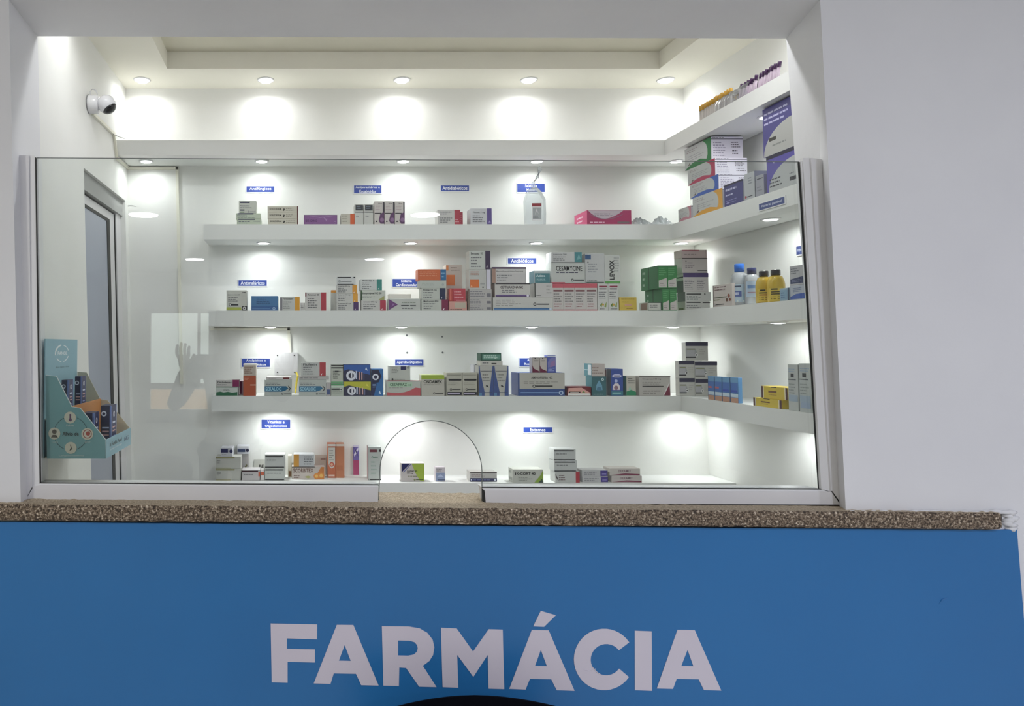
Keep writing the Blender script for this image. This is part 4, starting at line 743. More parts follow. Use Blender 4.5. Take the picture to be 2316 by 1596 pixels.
B(k, 589, 598, 1063, 1086, 'tiny upright carton with an orange top patch', '#e8e4e2', [r(.05, .5, .95, .85, '#cf5c3a')])
B(k, 574, 601, 1038, 1074, 'white carton lettered BE, behind the low ones', '#c9c9c2', [t(.45, .45, .85, .65, 'BE', '#222', .03)], dep=.03)
BK = [r(.02, .8, .92, .9, '#17181d'), ln(.1, .5, .8, .66, 1), r(0, .02, .95, .1, '#1b1d24')]
stack4([(599, 645, 1058, 1086, 'white carton with black bars, lower of the pair left of the orange slices', '#c5c8c4', BK, {}), (599, 645, 1027, 1057.5, 'white carton with black bars, upper of the pair left of the orange slices', '#c2c4c2', BK, {})])
OR_ = lambda u, v, rr: [ci(u, v, rr, '#d8862e', '#e8b45c')]
stack4([(660, 734, 1055, 1084, 'white carton lettered SCORBITEX with orange slices', '#c9bdb6', [t(.04, .55, .66, .86, 'SCORBITEX', '#6a4a3e', .02), pg([(.74, .3), (.9, .98), (.99, .98), (.99, .02), (.7, .02)], '#c9772e')] + OR_(.76, .26, .24) + OR_(.9, .3, .26) + [pg([(.38, .2), (.5, .3), (.6, .2), (.5, .08)], '#b5b272'), ln(.06, .08, .34, .36, 2, '#5d3a3a'), r(0, .95, .72, 1, '#241618')], {}),
        (664, 711, 1027, 1054.5, 'white carton with an amber left end on the orange slice carton', '#c3c5c8', [r(0, 0, .26, 1, '#d79a35'), ln(.5, .12, .95, .9, 4, '#66686e')], {})])
B(k, 651, 660, 1030, 1080, 'thin cream carton edge left of the orange slice carton', '#e6e0cc', [r(.2, .05, .9, .3, '#8a5a20')], dep=.05)
B(k, 712, 738, 1028, 1074, 'beige carton behind the amber-ended one', '#c8bdb0', [r(.5, .75, .95, .85, '#9a7a6e')], dep=.04)
B(k, 741, 759.5, 1004, 1081, 'tall upright orange carton with a rounded white label', '#c4673f', [pg([(.1, .9), (.92, .9), (.92, .42), (.75, .32), (.5, .28), (.25, .32), (.1, .42)], '#d8d4cc'), ln(.2, .5, .8, .84, 5, '#77726e'), ci(.5, .4, .07, '#c4503a', '#e8b090'), r(.12, .05, .85, .1, '#f0cfc0'), r(0, .94, 1, 1, '#efe6de')])
B(k, 760, 779, 1004, 1081, 'tall upright plain orange carton, right of the labelled one', '#c47850', [r(0, .94, 1, 1, '#e8d5c8'), ln(.1, .1, .9, .5, 1, '#b8693f')])
B(k, 799, 812, 1007, 1074, 'slender tube carton, violet pattern above and magenta below', '#6e5fae', [r(0, 0, 1, .5, '#b03a6e'), pg([(.1, .7), (.9, .95), (.9, .85), (.2, .62)], '#e6e2f4'), pg([(.1, .95), (.5, .75), (.9, .6), (.6, .8)], '#2c2c66'), r(0, .95, 1, 1, '#dcd4ea')])
B(k, 833, 862, 1010, 1086, 'tall white carton with a dark red strip, its foot by the arched hole', '#c0c4c0', [r(.1, .84, .68, .92, '#6a1f33'), t(.25, .66, .75, .72, 'Cetiriz', '#2f6a4c', .02), ln(.2, .15, .7, .6, 4, '#a4b4aa'), r(.1, 0, .98, .03, '#15151a'), r(.86, .85, .98, .92, '#15151a')], L=[r(0, 0, 1, 1, '#c9a9a8')])
B(k, 907, 960, 1047, 1089, 'white, navy and lime green carton seen through the arched hole', '#c6c0bc', [pg([(.03, .98), (.03, .5), (.1, .6), (.4, .98)], '#22265e'), pg([(.08, .5), (.42, .97), (.46, .97), (.12, .5)], '#5c68a4'), pg([(.46, .98), (.6, .5), (.8, .05), (.99, .02), (.99, .98)], '#a3b94a'), t(.25, .52, .7, .64, 'Aciclovir NC', '#33332a', .02), t(.25, .4, .5, .5, '200 mg', '#33332a', .02), ln(.28, .25, .85, .33, 1, '#6b6f4a'), ci(.58, .1, .05, '#444', '#a3b94a'), r(.64, .08, .95, .12, '#4a5a22')], dep=.04)
B(k, 985, 1007, 1056, 1089, 'small carton, white top and lavender blue, seen through the arched hole', '#cfc8cc', [r(.05, .05, .95, .62, '#8f9cba'), pg([(.1, .3), (.5, .5), (.9, .3)], '#b7c2da'), ln(.1, .68, .9, .92, 2, '#8a8288'), r(.2, .08, .95, .14, '#44506a')], dep=.03)
B(k, 1063, 1124, 1067, 1089.5, 'low white and navy carton crossing the edge of the arched hole', '#c5c2bd', [r(.0, .02, 1, .36, '#1e2354'), ci(.05, .19, .08, '#dfe4f4'), ci(.93, .19, .12, '#e8eef8'), ln(.12, .14, .85, .24, 1, '#8d98c8'), r(0, .92, 1, 1, '#3a2c2c'), ln(.05, .5, .6, .8, 2, '#9a8688')])
B(k, 1160, 1229, 1061, 1092, 'white carton lettered K-CORT 40 with a green corner', '#c6c7be', [t(.12, .58, .74, .8, 'K-CORT 40', '#17181a', .03), r(.06, .58, .1, .78, '#222'), pg([(.7, .02), (.9, .55), (.99, .95), (.99, .02)], '#8fae3c'), pg([(.84, .02), (.95, .3), (.99, .02)], '#2f4a3a'), ln(.18, .12, .66, .46, 3, '#888a82')], L=[ln(.1, 0, .9, 1, 2, '#9a9c94')])
stack4([(1256, 1311, 1066, 1091, 'white carton with a red end, foot of the black-barred stack', '#c5c6c2', [r(.84, 0, 1, 1, '#b0303c'), ln(.15, .15, .45, .75, 3, '#6a4a4e'), pg([(0, .8), (.1, .4), (.14, .1), (.02, .5)], '#4a3a3a')], {}),
        (1254, 1305, 1041, 1065.5, 'white carton with black bars, second of its stack', '#c2c4c2', BK, {}), (1253, 1302, 1015, 1040.5, 'white carton with black bars, topmost of its stack', '#c2c4c2', BK, {})])
VI = [r(.72, .05, 1, .95, '#45358a'), ln(.08, .2, .65, .8, 2, '#8a888e'), r(.78, .3, .95, .5, '#8a80c0')]
stack4([(1317, 1375, 1077, 1090.5, 'flat white carton with a violet end, lower of two', '#c0bfbf', VI, {}), (1316, 1374, 1063, 1076.7, 'flat white carton with a violet end, upper of two', '#c0bfbf', VI, {})])
MRN = [pg([(.02, .08), (.5, .32), (.98, .22), (.98, .05), (.5, .1)], '#7a1c44'), t(.28, .5, .7, .82, 'DEXAMET', '#8a6a74', .02)]
stack4([(1383, 1452, 1075.5, 1091, 'flat white carton with a maroon wave, lower of two', '#c5bcb8', MRN, {}), (1379, 1448, 1059, 1075.2, 'flat white carton with a maroon wave, upper of two', '#c9c2bb', MRN, {})])

# ------------------------------------------------------------------ right wing, second highest shelf: glove cartons
k = 1
def glove(xf, xn, yt, col, lb_, yb=None, wd=.11, off=.004, side='#eeeaf2'):
    dc = [r(0, 0, 1, 1, '#c4c6c4'), pg([(.70, 1), (.82, .8), (.87, .55), (.87, .3), (.82, .1), (.82, 0), (1, 0), (1, 1)], col), pg([(.02, 0), (.02, .04), (.3, .22), (.6, .26), (.84, .12), (.84, 0)], col), ln(.08, .72, .6, .9, 2, '#9c8f92'), ln(.15, .32, .78, .62, 3, '#a5a5a8'), pg([(.12, .16), (.2, .3), (.22, .18)], '#6d5a50')]
    S(1, xf, xn, yt, None, lb_, wd, '#c9cacb', dc, off=off, yb=yb, group='glove cartons on the right wing', R=[r(0, 0, 1, 1, side), r(.0, .88, 1, .93, '#8d8a94'), ln(.04, .93, .6, .99, 1, '#5a5560'), ln(.06, .12, .5, .8, 6, '#a9a2b4'), ln(.62, .5, .95, .8, 3, '#77707c'), ln(.66, .2, .95, .45, 2, '#55505a')])
glove(1534, 1563, 464, '#c98a98', 'pale pink carton end at the far foot of the glove stack', wd=.09, off=.001)
glove(1566, 1634, 424, '#e0a53a', 'glove carton with yellow curves, lowest of the four')
glove(1560, 1625, 393, '#3a62b8', 'glove carton with blue curves, second from the bottom', yb=424)
glove(1555, 1617, 357, '#b83a5c', 'glove carton with crimson curves, second from the top', yb=393)
glove(1548, 1608, 309, '#2f7a44', 'glove carton with green curves, topmost of the four', yb=357)
S(k, 1637, 1680, 404, None, 'deep indigo carton with white lines beside the glove cartons', .09, '#3f3f7c', [r(0, .92, 1, 1, '#20203c'), ln(.08, .62, .9, .86, 1, '#c9c9ea'), ln(.08, .42, .7, .58, 1, '#c9c9ea'), ln(.1, .1, .8, .3, 2, '#8888c0'), ci(.2, .15, .06, '#b0b0dc')], R=[r(0, 0, 1, 1, '#b9b9c0')])
S(k, 1682, 1706, 386, None, 'pale grey carton right of the indigo one', .07, '#b9bcc0', [ln(.4, .55, .85, .85, 3, '#8f9298'), ci(.15, .12, .05, '#b0404a'), r(.25, .1, .8, .13, '#3f4048')], R=[r(0, 0, 1, 1, '#9c9ea6')])
S(k, 1708, 1727, 392, None, 'grey carton beside the purple cartons', .08, '#a2a3ac', [r(.2, .8, .9, .84, '#2c2c3a'), ln(.2, .2, .9, .5, 2, '#8a8b94')])
ARC = [(.02, 0)] + [(.02 + .98 * (1 - math.cos(PI / 2 * i / 8)), .62 * math.sin(PI / 2 * i / 8)) for i in range(1, 9)] + [(1, 0)]
ARC2 = [(.06, 0)] + [(.06 + .94 * (1 - math.cos(PI / 2 * i / 8)), .78 * math.sin(PI / 2 * i / 8)) for i in range(1, 9)] + [(1, 0)]
S(k, 1732, 1806, 326, None, 'large purple carton with a grey arch, lower one beside the window edge', .1, '#5a52a4', [r(0, .9, 1, 1, '#24223c'), pg(ARC2, '#b9bcbc'), ln(.1, .1, .55, .38, 3, '#3a3a40'), r(.72, .14, .94, .24, '#3a3a40'), ln(.72, .3, .9, .36, 1, '#55555c'), pg([(.2, .84), (.25, .74), (.3, .84), (.26, .79)], '#d5d2ee')], group='purple cartons with a grey arch')
S(k, 1723, 1797, 212, None, 'large purple carton with a grey arch, upper one beside the window edge', .1, '#4a4688', [pg(ARC, '#b5b6b2'), ln(.05, .62, .9, .92, 3, '#c4c2e6'), r(.2, .28, .42, .35, '#3a3832'), ln(.3, .14, .8, .22, 1, '#8a8c8a')], yb=326, group='purple cartons with a grey arch')
# topmost shelf, right wing: tube packs
NTH = 'second third fourth fifth sixth seventh eighth ninth tenth eleventh twelfth'.split()
def tubes(px0, px1, n, cap, body, lb_, hgt, grp, tilt=0.0):
    z0 = ZT[0]; X = XCN[0] + .022
    y0, y1 = atX(px0, 240, X).y, atX(px1, 200, X).y
    for i in range(n):
        f = i / (n - 1); y = y0 + (y1 - y0) * f
        o = empty('sample_tube', (X + random.uniform(-.002, .002), y, z0 + .0004)); o.rotation_euler.x = tilt * random.uniform(.4, 1)
        tag(o, lb_ + (', at its far end' if i == 0 else ', at its near end' if i == n - 1 else f', {NTH[i - 1]} from its far end'), 'tube', grp); R_ = .0046
        lathe([(R_ * .4, 0), (R_, .004), (R_, hgt * .72)], body, 10).build('tube_body', 'plastic', o, True)
        lathe([(R_ * 1.2, hgt * .7), (R_ * 1.2, hgt * .98), (R_, hgt)], cap, 10).build('tube_cap', 'plastic', o, True)
tubes(1584, 1652, 13, '#c99a34', '#cfc8c4', 'yellow-capped sample tube in the far row, topmost shelf', .062, 'yellow-capped tubes')
tubes(1674, 1758, 13, '#42204c', '#c6b4c4', 'purple-capped sample tube in the near row, topmost shelf', .056, 'purple-capped tubes', tilt=.5)
def film(px0, px1, h, lb_):
    X = XCN[0] + .008; y0, y1 = atX(px0, 230, X).y, atX(px1, 200, X).y; n = 18; mb = MB(); P_ = []
    for i in range(n + 1):
        y = y0 + (y1 - y0) * i / n
        for a, b in ((0, 0), (-.002, .5), (.006, .93), (.02, 1.02), (.034, .9), (.038, 0)): P_.append((X + a + random.uniform(-.002, .002), y, ZT[0] + .0006 + h * b * random.uniform(.88, 1.0)))
    m_ = 6; mb.add(P_, [(i * m_ + j, (i + 1) * m_ + j, (i + 1) * m_ + j + 1, i * m_ + j + 1) for i in range(n) for j in range(m_ - 1)])
    o = mb.build('plastic_film', 'film'); tag(o, lb_, 'bag', 'clear wrapping film on the topmost shelf')
M['film'] = glassmat('clear_film', '#f2f2f4', rough=.2, milk=.18)
film(1618, 1690, .05, 'crumpled clear film between the yellow and the purple tube rows')
# plastic on the wing below the glove cartons

# ------------------------------------------------------------------ trunking, junction box, screws
def seg(pts, on, wd=.011, th=.009, name='cable_trunk'):
    mb = MB()
    for a, b in zip(pts[:-1], pts[1:]):
        a, b = Vector(a), Vector(b); d_ = (b - a).normalized(); nrm = Vector(on); s_ = d_.cross(nrm).normalized() * wd / 2; e = d_ * wd * .45
        mb.hexa([a - e - s_, b + e - s_, b + e + s_, a - e + s_], [a - e - s_ + nrm * th, b + e - s_ + nrm * th, b + e + s_ + nrm * th, a - e + s_ + nrm * th], '#dddddd')
    return mb
tr = empty('cable_trunking'); tag(tr, 'pale square cable trunking running from the security camera down the back wall', 'cable duct')
L_ = [onL(208, 258, .0005), onL(255, 303, .0005), onL(262, 357, .0005), onL(289, 381, .0005)]
seg(L_, (1, 0, 0)).build('trunk_section', 'trunk', tr)
seg([atY(290, 381, YB - .0005), atY(401, 381, YB - .0005)], (0, -1, 0)).build('trunk_section', 'trunk', tr)
seg([atY(401, 381, YB - .0005), atY(411, 865, YB - .0005)], (0, -1, 0)).build('trunk_section', 'trunk', tr)
tr2 = empty('cable_trunking'); tag(tr2, 'pale square cable trunking under the middle shelf dropping to a junction box', 'cable duct')
seg([atY(478, 744, YB - .0005), atY(653, 744, YB - .0005)], (0, -1, 0)).build('trunk_section', 'trunk', tr2)
seg([atY(653, 744, YB - .0005), atY(656, 800, YB - .0005)], (0, -1, 0)).build('trunk_section', 'trunk', tr2)
a, b = atY(622, 847, YB), atY(673, 797, YB)
jb = empty('junction_box', (a.x, YB, a.z)); tag(jb, 'square white junction box on the wall with four dark corner screws', 'electrical box'); w_, h_ = b.x - a.x, b.z - a.z
MB().box(0, w_, -.028, 0, 0, h_).build('box_body', 'frame2', jb); MB().box(-.001, w_ + .001, -.033, -.0282, -.001, h_ + .001).build('box_lid', 'doorwhite', jb)
for u, v in ((.12, .12), (.88, .12), (.12, .88), (.86, .88)): lathe([(.0026, 0), (.0026, .0015), (.001, .002)], '#333333', 10).build('screw', 'gasket', jb, True, (u * w_, -.033, v * h_)).rotation_euler = (PI / 2, 0, 0)
yc = MB().tube([atY(670, 842, YB - .03), atY(674, 850, YB - .045), atY(671, 862, YB - .04), atY(669, 880, YB - .05), V(atY(668, 893, YB - .06).x, YB - .06, ZT[3] + .004)], .004, '#e0c83a', 8).build('yellow_cable', 'carton'); tag(yc, 'short yellow cable hanging from the junction box', 'cable')
for px, py in ((920, 758), (921, 797), (1000, 761), (1001, 797)):
    p = atY(px, py, YB); o = lathe([(.004, 0), (.0036, .0022), (.0018, .0026)], '#8d8d88', 12).build('wall_screw', 'steel', None, True, p); o.rotation_euler = (PI / 2, 0, 0)
    tag(o, ('left' if px < 960 else 'right') + (' upper' if py < 780 else ' lower') + ' of four screw heads on the wall above Aparelho Digestivo', 'screw', 'screw heads on the back wall')

# ------------------------------------------------------------------ security camera
pc = onL(200, 236)
sc_ = empty('security_camera', pc); tag(sc_, 'white ball-headed security camera on the upper left wall', 'camera')
o = lathe([(.030, 0), (.031, .004), (.031, .03), (.027, .036), (.012, .038)], '#e8e8ea', 28).build('camera_base', 'plastic', sc_, True); o.rotation_euler = (0, PI / 2, 0)
o = lathe([(.0312, .0), (.0325, .001), (.0325, .003), (.0312, .004)], '#8a8a8c', 28).build('wall_plate', 'plastic', sc_, True); o.rotation_euler = (0, PI / 2, 0)
def ball(r_, col, m_, par, loc, zmin=-1):
    n = 24; pr = [(max(.0001, r_ * math.cos(a)), r_ * math.sin(a)) for a in [(-PI / 2 + PI * i / 16) for i in range(17)] if math.sin(a) >= zmin]
    o = lathe(pr, col, n).build('camera_head', m_, par, True); o.location = loc; return o
hd = ball(.0315, '#e4e4e8', 'plastic', sc_, (.062, 0, 0))
lens = lathe([(.0001, .0328), (.012, .0305), (.021, .0248), (.0262, .0185), (.0256, .0175), (.0001, .022)][::-1], '#121218', 24).build('lens_window', 'plastic', hd, True)
lens.rotation_euler = Vector((.62, -.02, -.85)).to_track_quat('Z', 'Y').to_euler()
MB().tube([(.006, 0, .028), (.005, 0, .044), (.013, 0, .052), (.024, 0, .048), (.030, 0, .034)], .0019, '#dedee2').build('camera_lead', 'plastic', sc_, True)
wr = MB().tube([onL(256, 303, .008), onL(268, 309, .012), onL(281, 313, .006)], .0016, '#202020').build('black_wire', 'plastic'); tag(wr, 'short black wire sagging from the trunking over the topmost shelf', 'cable')

# ------------------------------------------------------------------ teal counter display against the glass
YD0, YD1 = 1.885, 2.155
S2 = [(103, 849), (127, 851), (162, 920), (181, 923), (238, 994), (239, 1037), (106, 1037)]
Q = [atY(x, y, YD0) for x, y in S2]
disp = empty('counter_display', (0, 0, 0)); tag(disp, 'teal cardboard counter display with a stepped side, taped inside the glass at left', 'display stand')
CB = mat('teal_card', '#78aab0', .5)
M['teal'] = CB; M['tealf'] = mat('light_teal_card', '#93bdcc', .5); M['kraft'] = mat('inner_card', '#d2cab4', .7)
MB().ext(Q, V(0, .0025, 0)).build('side_panel', 'teal', disp)
MB().ext([p + V(0, YD1 - YD0 - .0025, 0) for p in Q], V(0, .0025, 0)).build('side_panel', 'kraft', disp)
xb, xf_ = Q[0].x, Q[5].x; zb0, zl = Q[6].z, Q[4].z
hx = atY(97, 766, YD0)
MB().box(xb - .004, xb - .0015, YD0 + .0, YD1, zb0, hx.z - .0, '#6fa3b2').build('header_card', 'tealf', disp)
MB().box(xf_ - .001, xf_ + .0015, YD0, YD1, zb0, zl).build('front_lip', 'tealf', disp)
MB().box(xb, xf_ - .002, YD0 + .003, YD1 - .003, zb0, zb0 + .003).build('tray_floor', 'kraft', disp)
xm, zm = Q[2].x, Q[2].z
MB().box(xm, xm + .003, YD0 + .003, YD1 - .003, zb0 + .003, zm + .002, '#c96a3a').build('step_riser', mat('orange_card', '#cf8a4a', .5), disp)
zt2 = zm - .03
MB().box(xb, xm, YD0 + .003, YD1 - .003, zt2 - .003, zt2).build('upper_tray', 'kraft', disp)
# print on the side: ring with four icons
def sp(mb, dec_px):
    y = YD0 - .0005
    for e in dec_px:
        y -= .00012
        if e[0] == 'c': mb.add([atY(e[1] + e[3] * math.cos(2 * PI * i / 20), e[2] + e[3] * math.sin(2 * PI * i / 20), y) for i in range(20)], [tuple(range(20))], e[4])
        elif e[0] == 'a':
            n = 10; P_ = []
            for i in range(n + 1):
                an = math.radians(e[4] + (e[5] - e[4]) * i / n)
                for rr in (e[3] - e[6] / 2, e[3] + e[6] / 2): P_.append(atY(e[1] + rr * math.cos(an), e[2] + rr * math.sin(an), y))
            mb.add(P_, [(2 * i, 2 * i + 2, 2 * i + 3, 2 * i + 1) for i in range(n)], e[7])
        elif e[0] == 't':
            vv, ff = text_geo(e[5], e[7] if len(e) > 7 else 0); mb.add([atY(e[1] + (e[3] - e[1]) * x, e[4] + (e[2] - e[4]) * yy, y) for x, yy in vv], ff, e[6])
        elif e[0] == 'p': mb.add([atY(a, b, y) for a, b in e[1]], [tuple(range(len(e[1])))], e[2])
ic = MB(); DT = '#2c4f55'
D = []
for a0, a1 in ((198, 248), (292, 342), (18, 66), (114, 162)): D.append(('a', 160, 980, 38, a0, a1, 1.1, DT))
for x, y in ((158.5, 944), (123, 980), (197.5, 981), (160, 1012.5)): D.append(('c', x, y, 13.5, '#d9d5c4'))
D += [('p', [(157, 936), (161, 936), (161, 947), (157, 947)], '#6a4a70'), ('c', 159, 949, 3.6, '#6a4a70'), ('c', 123, 976, 5.2, '#5a5048'), ('p', [(115, 989), (119, 983), (127, 983), (131, 989)], '#5a5048'), ('c', 197.5, 981, 10, '#9a3a34'), ('c', 197.5, 981, 8.4, '#e0d6c8'), ('c', 199, 980, 5, '#b0483e'),
      ('p', [(158, 1004), (161, 1008), (163, 1016), (157, 1019), (160, 1012)], '#3a3a38'), ('t', 141, 976, 178, 985, 'Alívio de', '#23383c', .02), ('t', 150, 959, 167, 964, 'Febre', '#c9dad8'), ('t', 116, 997, 131, 1001, 'Tosse', '#c9dad8'), ('t', 192, 997, 205, 1001, 'Dor', '#c9dad8'), ('t', 133, 1028, 190, 1032.5, 'Congestionamento', '#c9dad8')]
sp(ic, D); ic.build('side_print', 'carton', disp)
# white cut edges of the card along the stepped outline
MB().tube([p + V(.0004, .001, .0004) for p in Q[:6]], .0011, '#e2e6e4', 6).build('card_edge', 'carton', disp)
# header print (faces +X)
hp = MB(); hh = hx.z - zb0
def hf(u, v): return (xb - .0014, YD0 + u * (YD1 - YD0), hx.z - v * .092)
vv, ff = text_geo('PANOL', .02); hp.add([hf(.36 + .3 * x, .47 - .11 * y) for x, y in vv], ff, '#f2f6f6')
for a0, a1 in ((20, 80), (100, 190), (215, 262), (280, 340)):
    P_ = []
    for i in range(9):
        an = math.radians(a0 + (a1 - a0) * i / 8)
        for rr in (.24, .265 if a0 != 100 else .285): P_.append(hf(.5 + rr * .8 * math.cos(an), .42 - rr * math.sin(an) * .95))
    hp.add(P_, [(2 * i, 2 * i + 2, 2 * i + 3, 2 * i + 1) for i in range(8)], '#f2f6f6')
vv, ff = text_geo('Alívio rápido e forte', .01); hp.add([hf(.3 + .42 * x, .86 - .07 * y) for x, y in vv], ff, '#2f5560')
hp.build('header_print', 'carton', disp)
lp = MB(); lh = zl - zb0
def lf_(u, v): return (xf_ + .0019, YD0 + .01 + u * (YD1 - YD0 - .02), zb0 + v * lh)
vv, ff = text_geo('A Família Panol', .02); lp.add([lf_(.08 + .52 * x, .52 + .22 * y) for x, y in vv], ff, '#26444c')
vv, ff = text_geo('sempre consigo', 0); lp.add([lf_(.1 + .5 * x, .28 + .14 * y) for x, y in vv], ff, '#e4eef0')
vv, ff = text_geo('NG', .02); lp.add([lf_(.72 + .2 * x, .4 + .25 * y) for x, y in vv], ff, '#5d6f8c')
lp.build('lip_print', 'carton', disp)
# cartons standing in the display
def dbox(x, y, z, wd, dp, h, lb_, rot=0):
    mb = MB().cbox(wd, dp, h, '#242548')
    fn = lambda a, b, l: (a - wd / 2, -l, b)
    paint(mb, [r(0, 0, 1, 1, '#25264a'), r(.86, 0, 1, 1, '#7f94d0'), ci(.3, .82, .06, '#e4e6f4', '#25264a'), r(.15, .5, .8, .53, '#cfd6f0'), r(.15, .42, .8, .45, '#e0b0b0'), r(.15, .34, .8, .37, '#e0b0b0'), pg([(.2, .06), (.5, .14), (.7, .04)], '#c8d4f4')], wd, h, fn)
    fr_ = lambda a, b, l: (wd / 2 + l, a, b)
    paint(mb, [r(0, 0, 1, 1, '#2c2e60'), r(0, 0, .1, 1, '#8ba4de'), r(.9, 0, 1, 1, '#8ba4de'), ci(.5, .8, .07, '#f0f0fa', '#2c2e60'), r(.25, .6, .75, .64, '#dfe6fa'), r(.25, .5, .75, .53, '#e0b0b0'), r(.25, .42, .75, .45, '#e0b0b0'), r(.25, .3, .75, .33, '#a9b8ea')], dp, h, fr_)
    o = mb.build('medicine_box', 'carton', None, False, (x, y, z), rot); tag(o, lb_, 'box', 'navy cartons in the counter display')
e_ = .0006
dbox(xb + .026, YD0 + .075, zt2 + e_, .018, .042, .094, 'navy carton on the upper tier of the teal display, nearer the glass')
dbox(xb + .034, YD0 + .165, zt2 + e_, .018, .042, .100, 'navy carton on the upper tier of the teal display, farther from the glass')
dbox(xm + .030, YD0 + .045, zb0 + .003 + e_, .03, .045, .108, 'navy carton on the lower tier of the teal display, nearer the glass')
dbox(xm + .060, YD0 + .105, zb0 + .003 + e_, .028, .055, .122, 'navy carton on the lower tier of the teal display, farther from the glass')

# ------------------------------------------------------------------ dark chair in front of the counter
def make_chair(x, y, rz, zt_, mt_, label):
    ch = empty('plastic_chair', (x, y, 0), rz); tag(ch, label, 'chair')
    mb = MB(); n = 16; hw = .25
    F1, F2 = [], []
    for i in range(n + 1):
        u = -1 + 2 * i / n; x = u * hw; tz = zt_ - .030 * (abs(u) ** 1.8) - (.05 * max(0, abs(u) - .88) / .12); yy = .16 - .035 * u * u
        for v in (0, .25, .5, .75, 1): F1.append((x * (1 - .12 * (1 - v)), yy - .05 * (1 - v), .42 + (tz - .42) * v)); F2.append((x * (1 - .12 * (1 - v)), yy + .008 - .05 * (1 - v), .42 + (tz - .42) * v))
    m_ = 5; fs = [(i * m_ + j, (i + 1) * m_ + j, (i + 1) * m_ + j + 1, i * m_ + j + 1) for i in range(n) for j in range(m_ - 1)]
    N = len(F1); rim = [i * m_ + 4 for i in range(n + 1)]; bt = [i * m_ for i in range(n + 1)]
    mb.add(F1 + F2, fs + [tuple(N + k_ for k_ in f[::-1]) for f in fs] + [(a, b, b + N, a + N) for a, b in zip(rim[:-1], rim[1:])] + [(b, a, a + N, b + N) for a, b in zip(bt[:-1], bt[1:])] + [(j, j + 1, j + 1 + N, j + N) for j in range(4)] + [(n * m_ + j + 1, n * m_ + j, n * m_ + j + N, n * m_ + j + 1 + N) for j in range(4)])
    mb.build('backrest', mt_, ch, True)
    MB().ext([V(x, y, .425) for x, y in ((-.22, .12), (-.23, -.22), (-.19, -.27), (.19, -.27), (.23, -.22), (.22, .12))], V(0, 0, .018)).build('seat', mt_, ch)
    for sx in (-1, 1):
        for sy in (-.22, .1): MB().tube([(sx * .19, sy, .424), (sx * .22, sy + (.05 if sy > 0 else -.03), 0)], .012).build('leg', 'steel', ch, True)
    return ch
pcx = atY(1075, 1575, 1.66)
make_chair(pcx.x, 1.5, 0, pcx.z, 'chair', 'dark navy chair, only the curved top of its back showing below the panel lettering')
M['whitechair'] = mat('white_plastic', '#eeeeee', .3)
make_chair(-.90, -.62, PI, .84, 'whitechair', 'white plastic chair standing in the hall, seen as a reflection low in the glass')
# the photographer, seen as a grey silhouette in the glass
def skinned(name, joints, bones, m, parent, sub=1):
    me = bpy.data.meshes.new(name); me.from_pydata([j_[:3] for j_ in joints], bones, []); me.materials.append(m)
    o = bpy.data.objects.new(name, me); C.objects.link(o)
    md = o.modifiers.new('skin', 'SKIN'); md.use_smooth_shade = True
    for k_, j_ in enumerate(joints):
        sv = me.skin_vertices[0].data[k_]; rr = j_[3]; sv.radius = rr if isinstance(rr, tuple) else (rr, rr); sv.use_root = (k_ == 0)
    su = o.modifiers.new('sub', 'SUBSURF'); su.levels = sub; su.render_levels = sub
    if parent: o.parent = parent
    return o
SK, SH, TRS = mat('skin', '#6b4a38', .5), mat('dark_shirt', '#3c4048', .9), mat('dark_trousers', '#23252c', .9)
pe = empty('person', (0, 0, 0)); tag(pe, 'person in a dark shirt with raised hands, seen as a grey reflection in the glass', 'person')
px_, py_ = -.40, -.46
J = [(px_, py_, .95, (.13, .09)), (px_, py_ + .01, 1.18, (.12, .085)), (px_, py_ + .01, 1.36, (.135, .085)), (px_, py_ + .02, 1.46, .05), (px_, py_ + .05, 1.55, .052),
     (px_ - .17, py_ + .01, 1.40, .052), (px_ - .31, py_ + .11, 1.15, .042), (px_ - .21, py_ + .33, 1.37, .028),
     (px_ + .17, py_ + .01, 1.40, .052), (px_ + .31, py_ + .13, 1.20, .042), (px_ + .34, py_ + .33, 1.38, .028),
     (px_ - .09, py_, .88, .085), (px_ - .10, py_ + .02, .48, .058), (px_ - .11, py_ - .01, .09, .038), (px_ - .12, py_ + .12, .035, .035),
     (px_ + .09, py_, .88, .085), (px_ + .10, py_ + .02, .48, .058), (px_ + .11, py_ - .01, .09, .038), (px_ + .12, py_ + .12, .035, .035)]
bd = skinned('body', J, [(0, 1), (1, 2), (2, 3), (3, 4), (2, 5), (5, 6), (6, 7), (2, 8), (8, 9), (9, 10), (0, 11), (11, 12), (12, 13), (13, 14), (0, 15), (15, 16), (16, 17), (17, 18)], SK, pe)
grow = lambda ids, g: [(*J[a][:3], tuple(r_ + g for r_ in J[a][3]) if isinstance(J[a][3], tuple) else J[a][3] + g) for a in ids]
skinned('shirt', grow((0, 1, 2, 5, 6, 8, 9), .011), [(0, 1), (1, 2), (2, 3), (3, 4), (2, 5), (5, 6)], SH, pe)
skinned('trousers', grow((0, 11, 12, 13, 15, 16, 17), .013), [(0, 1), (1, 2), (2, 3), (0, 4), (4, 5), (5, 6)], TRS, pe)
for sx in (-1, 1): skinned('shoe', [(px_ + sx * .11, py_ - .03, .045, .045), (px_ + sx * .12, py_ + .08, .04, .042), (px_ + sx * .125, py_ + .17, .035, .034)], [(0, 1), (1, 2)], M['chair'], pe)
hx_, hy_, hz_ = px_, py_ + .07, 1.61
hd2 = lathe([(.001, -.125), (.045, -.118), (.062, -.07), (.072, -.02), (.076, .03), (.068, .075), (.04, .108), (.001, .118)], '#6b4a38', 20).build('head', SK, pe, True, (hx_, hy_, hz_)); hd2.scale = (1, 1.2, 1)
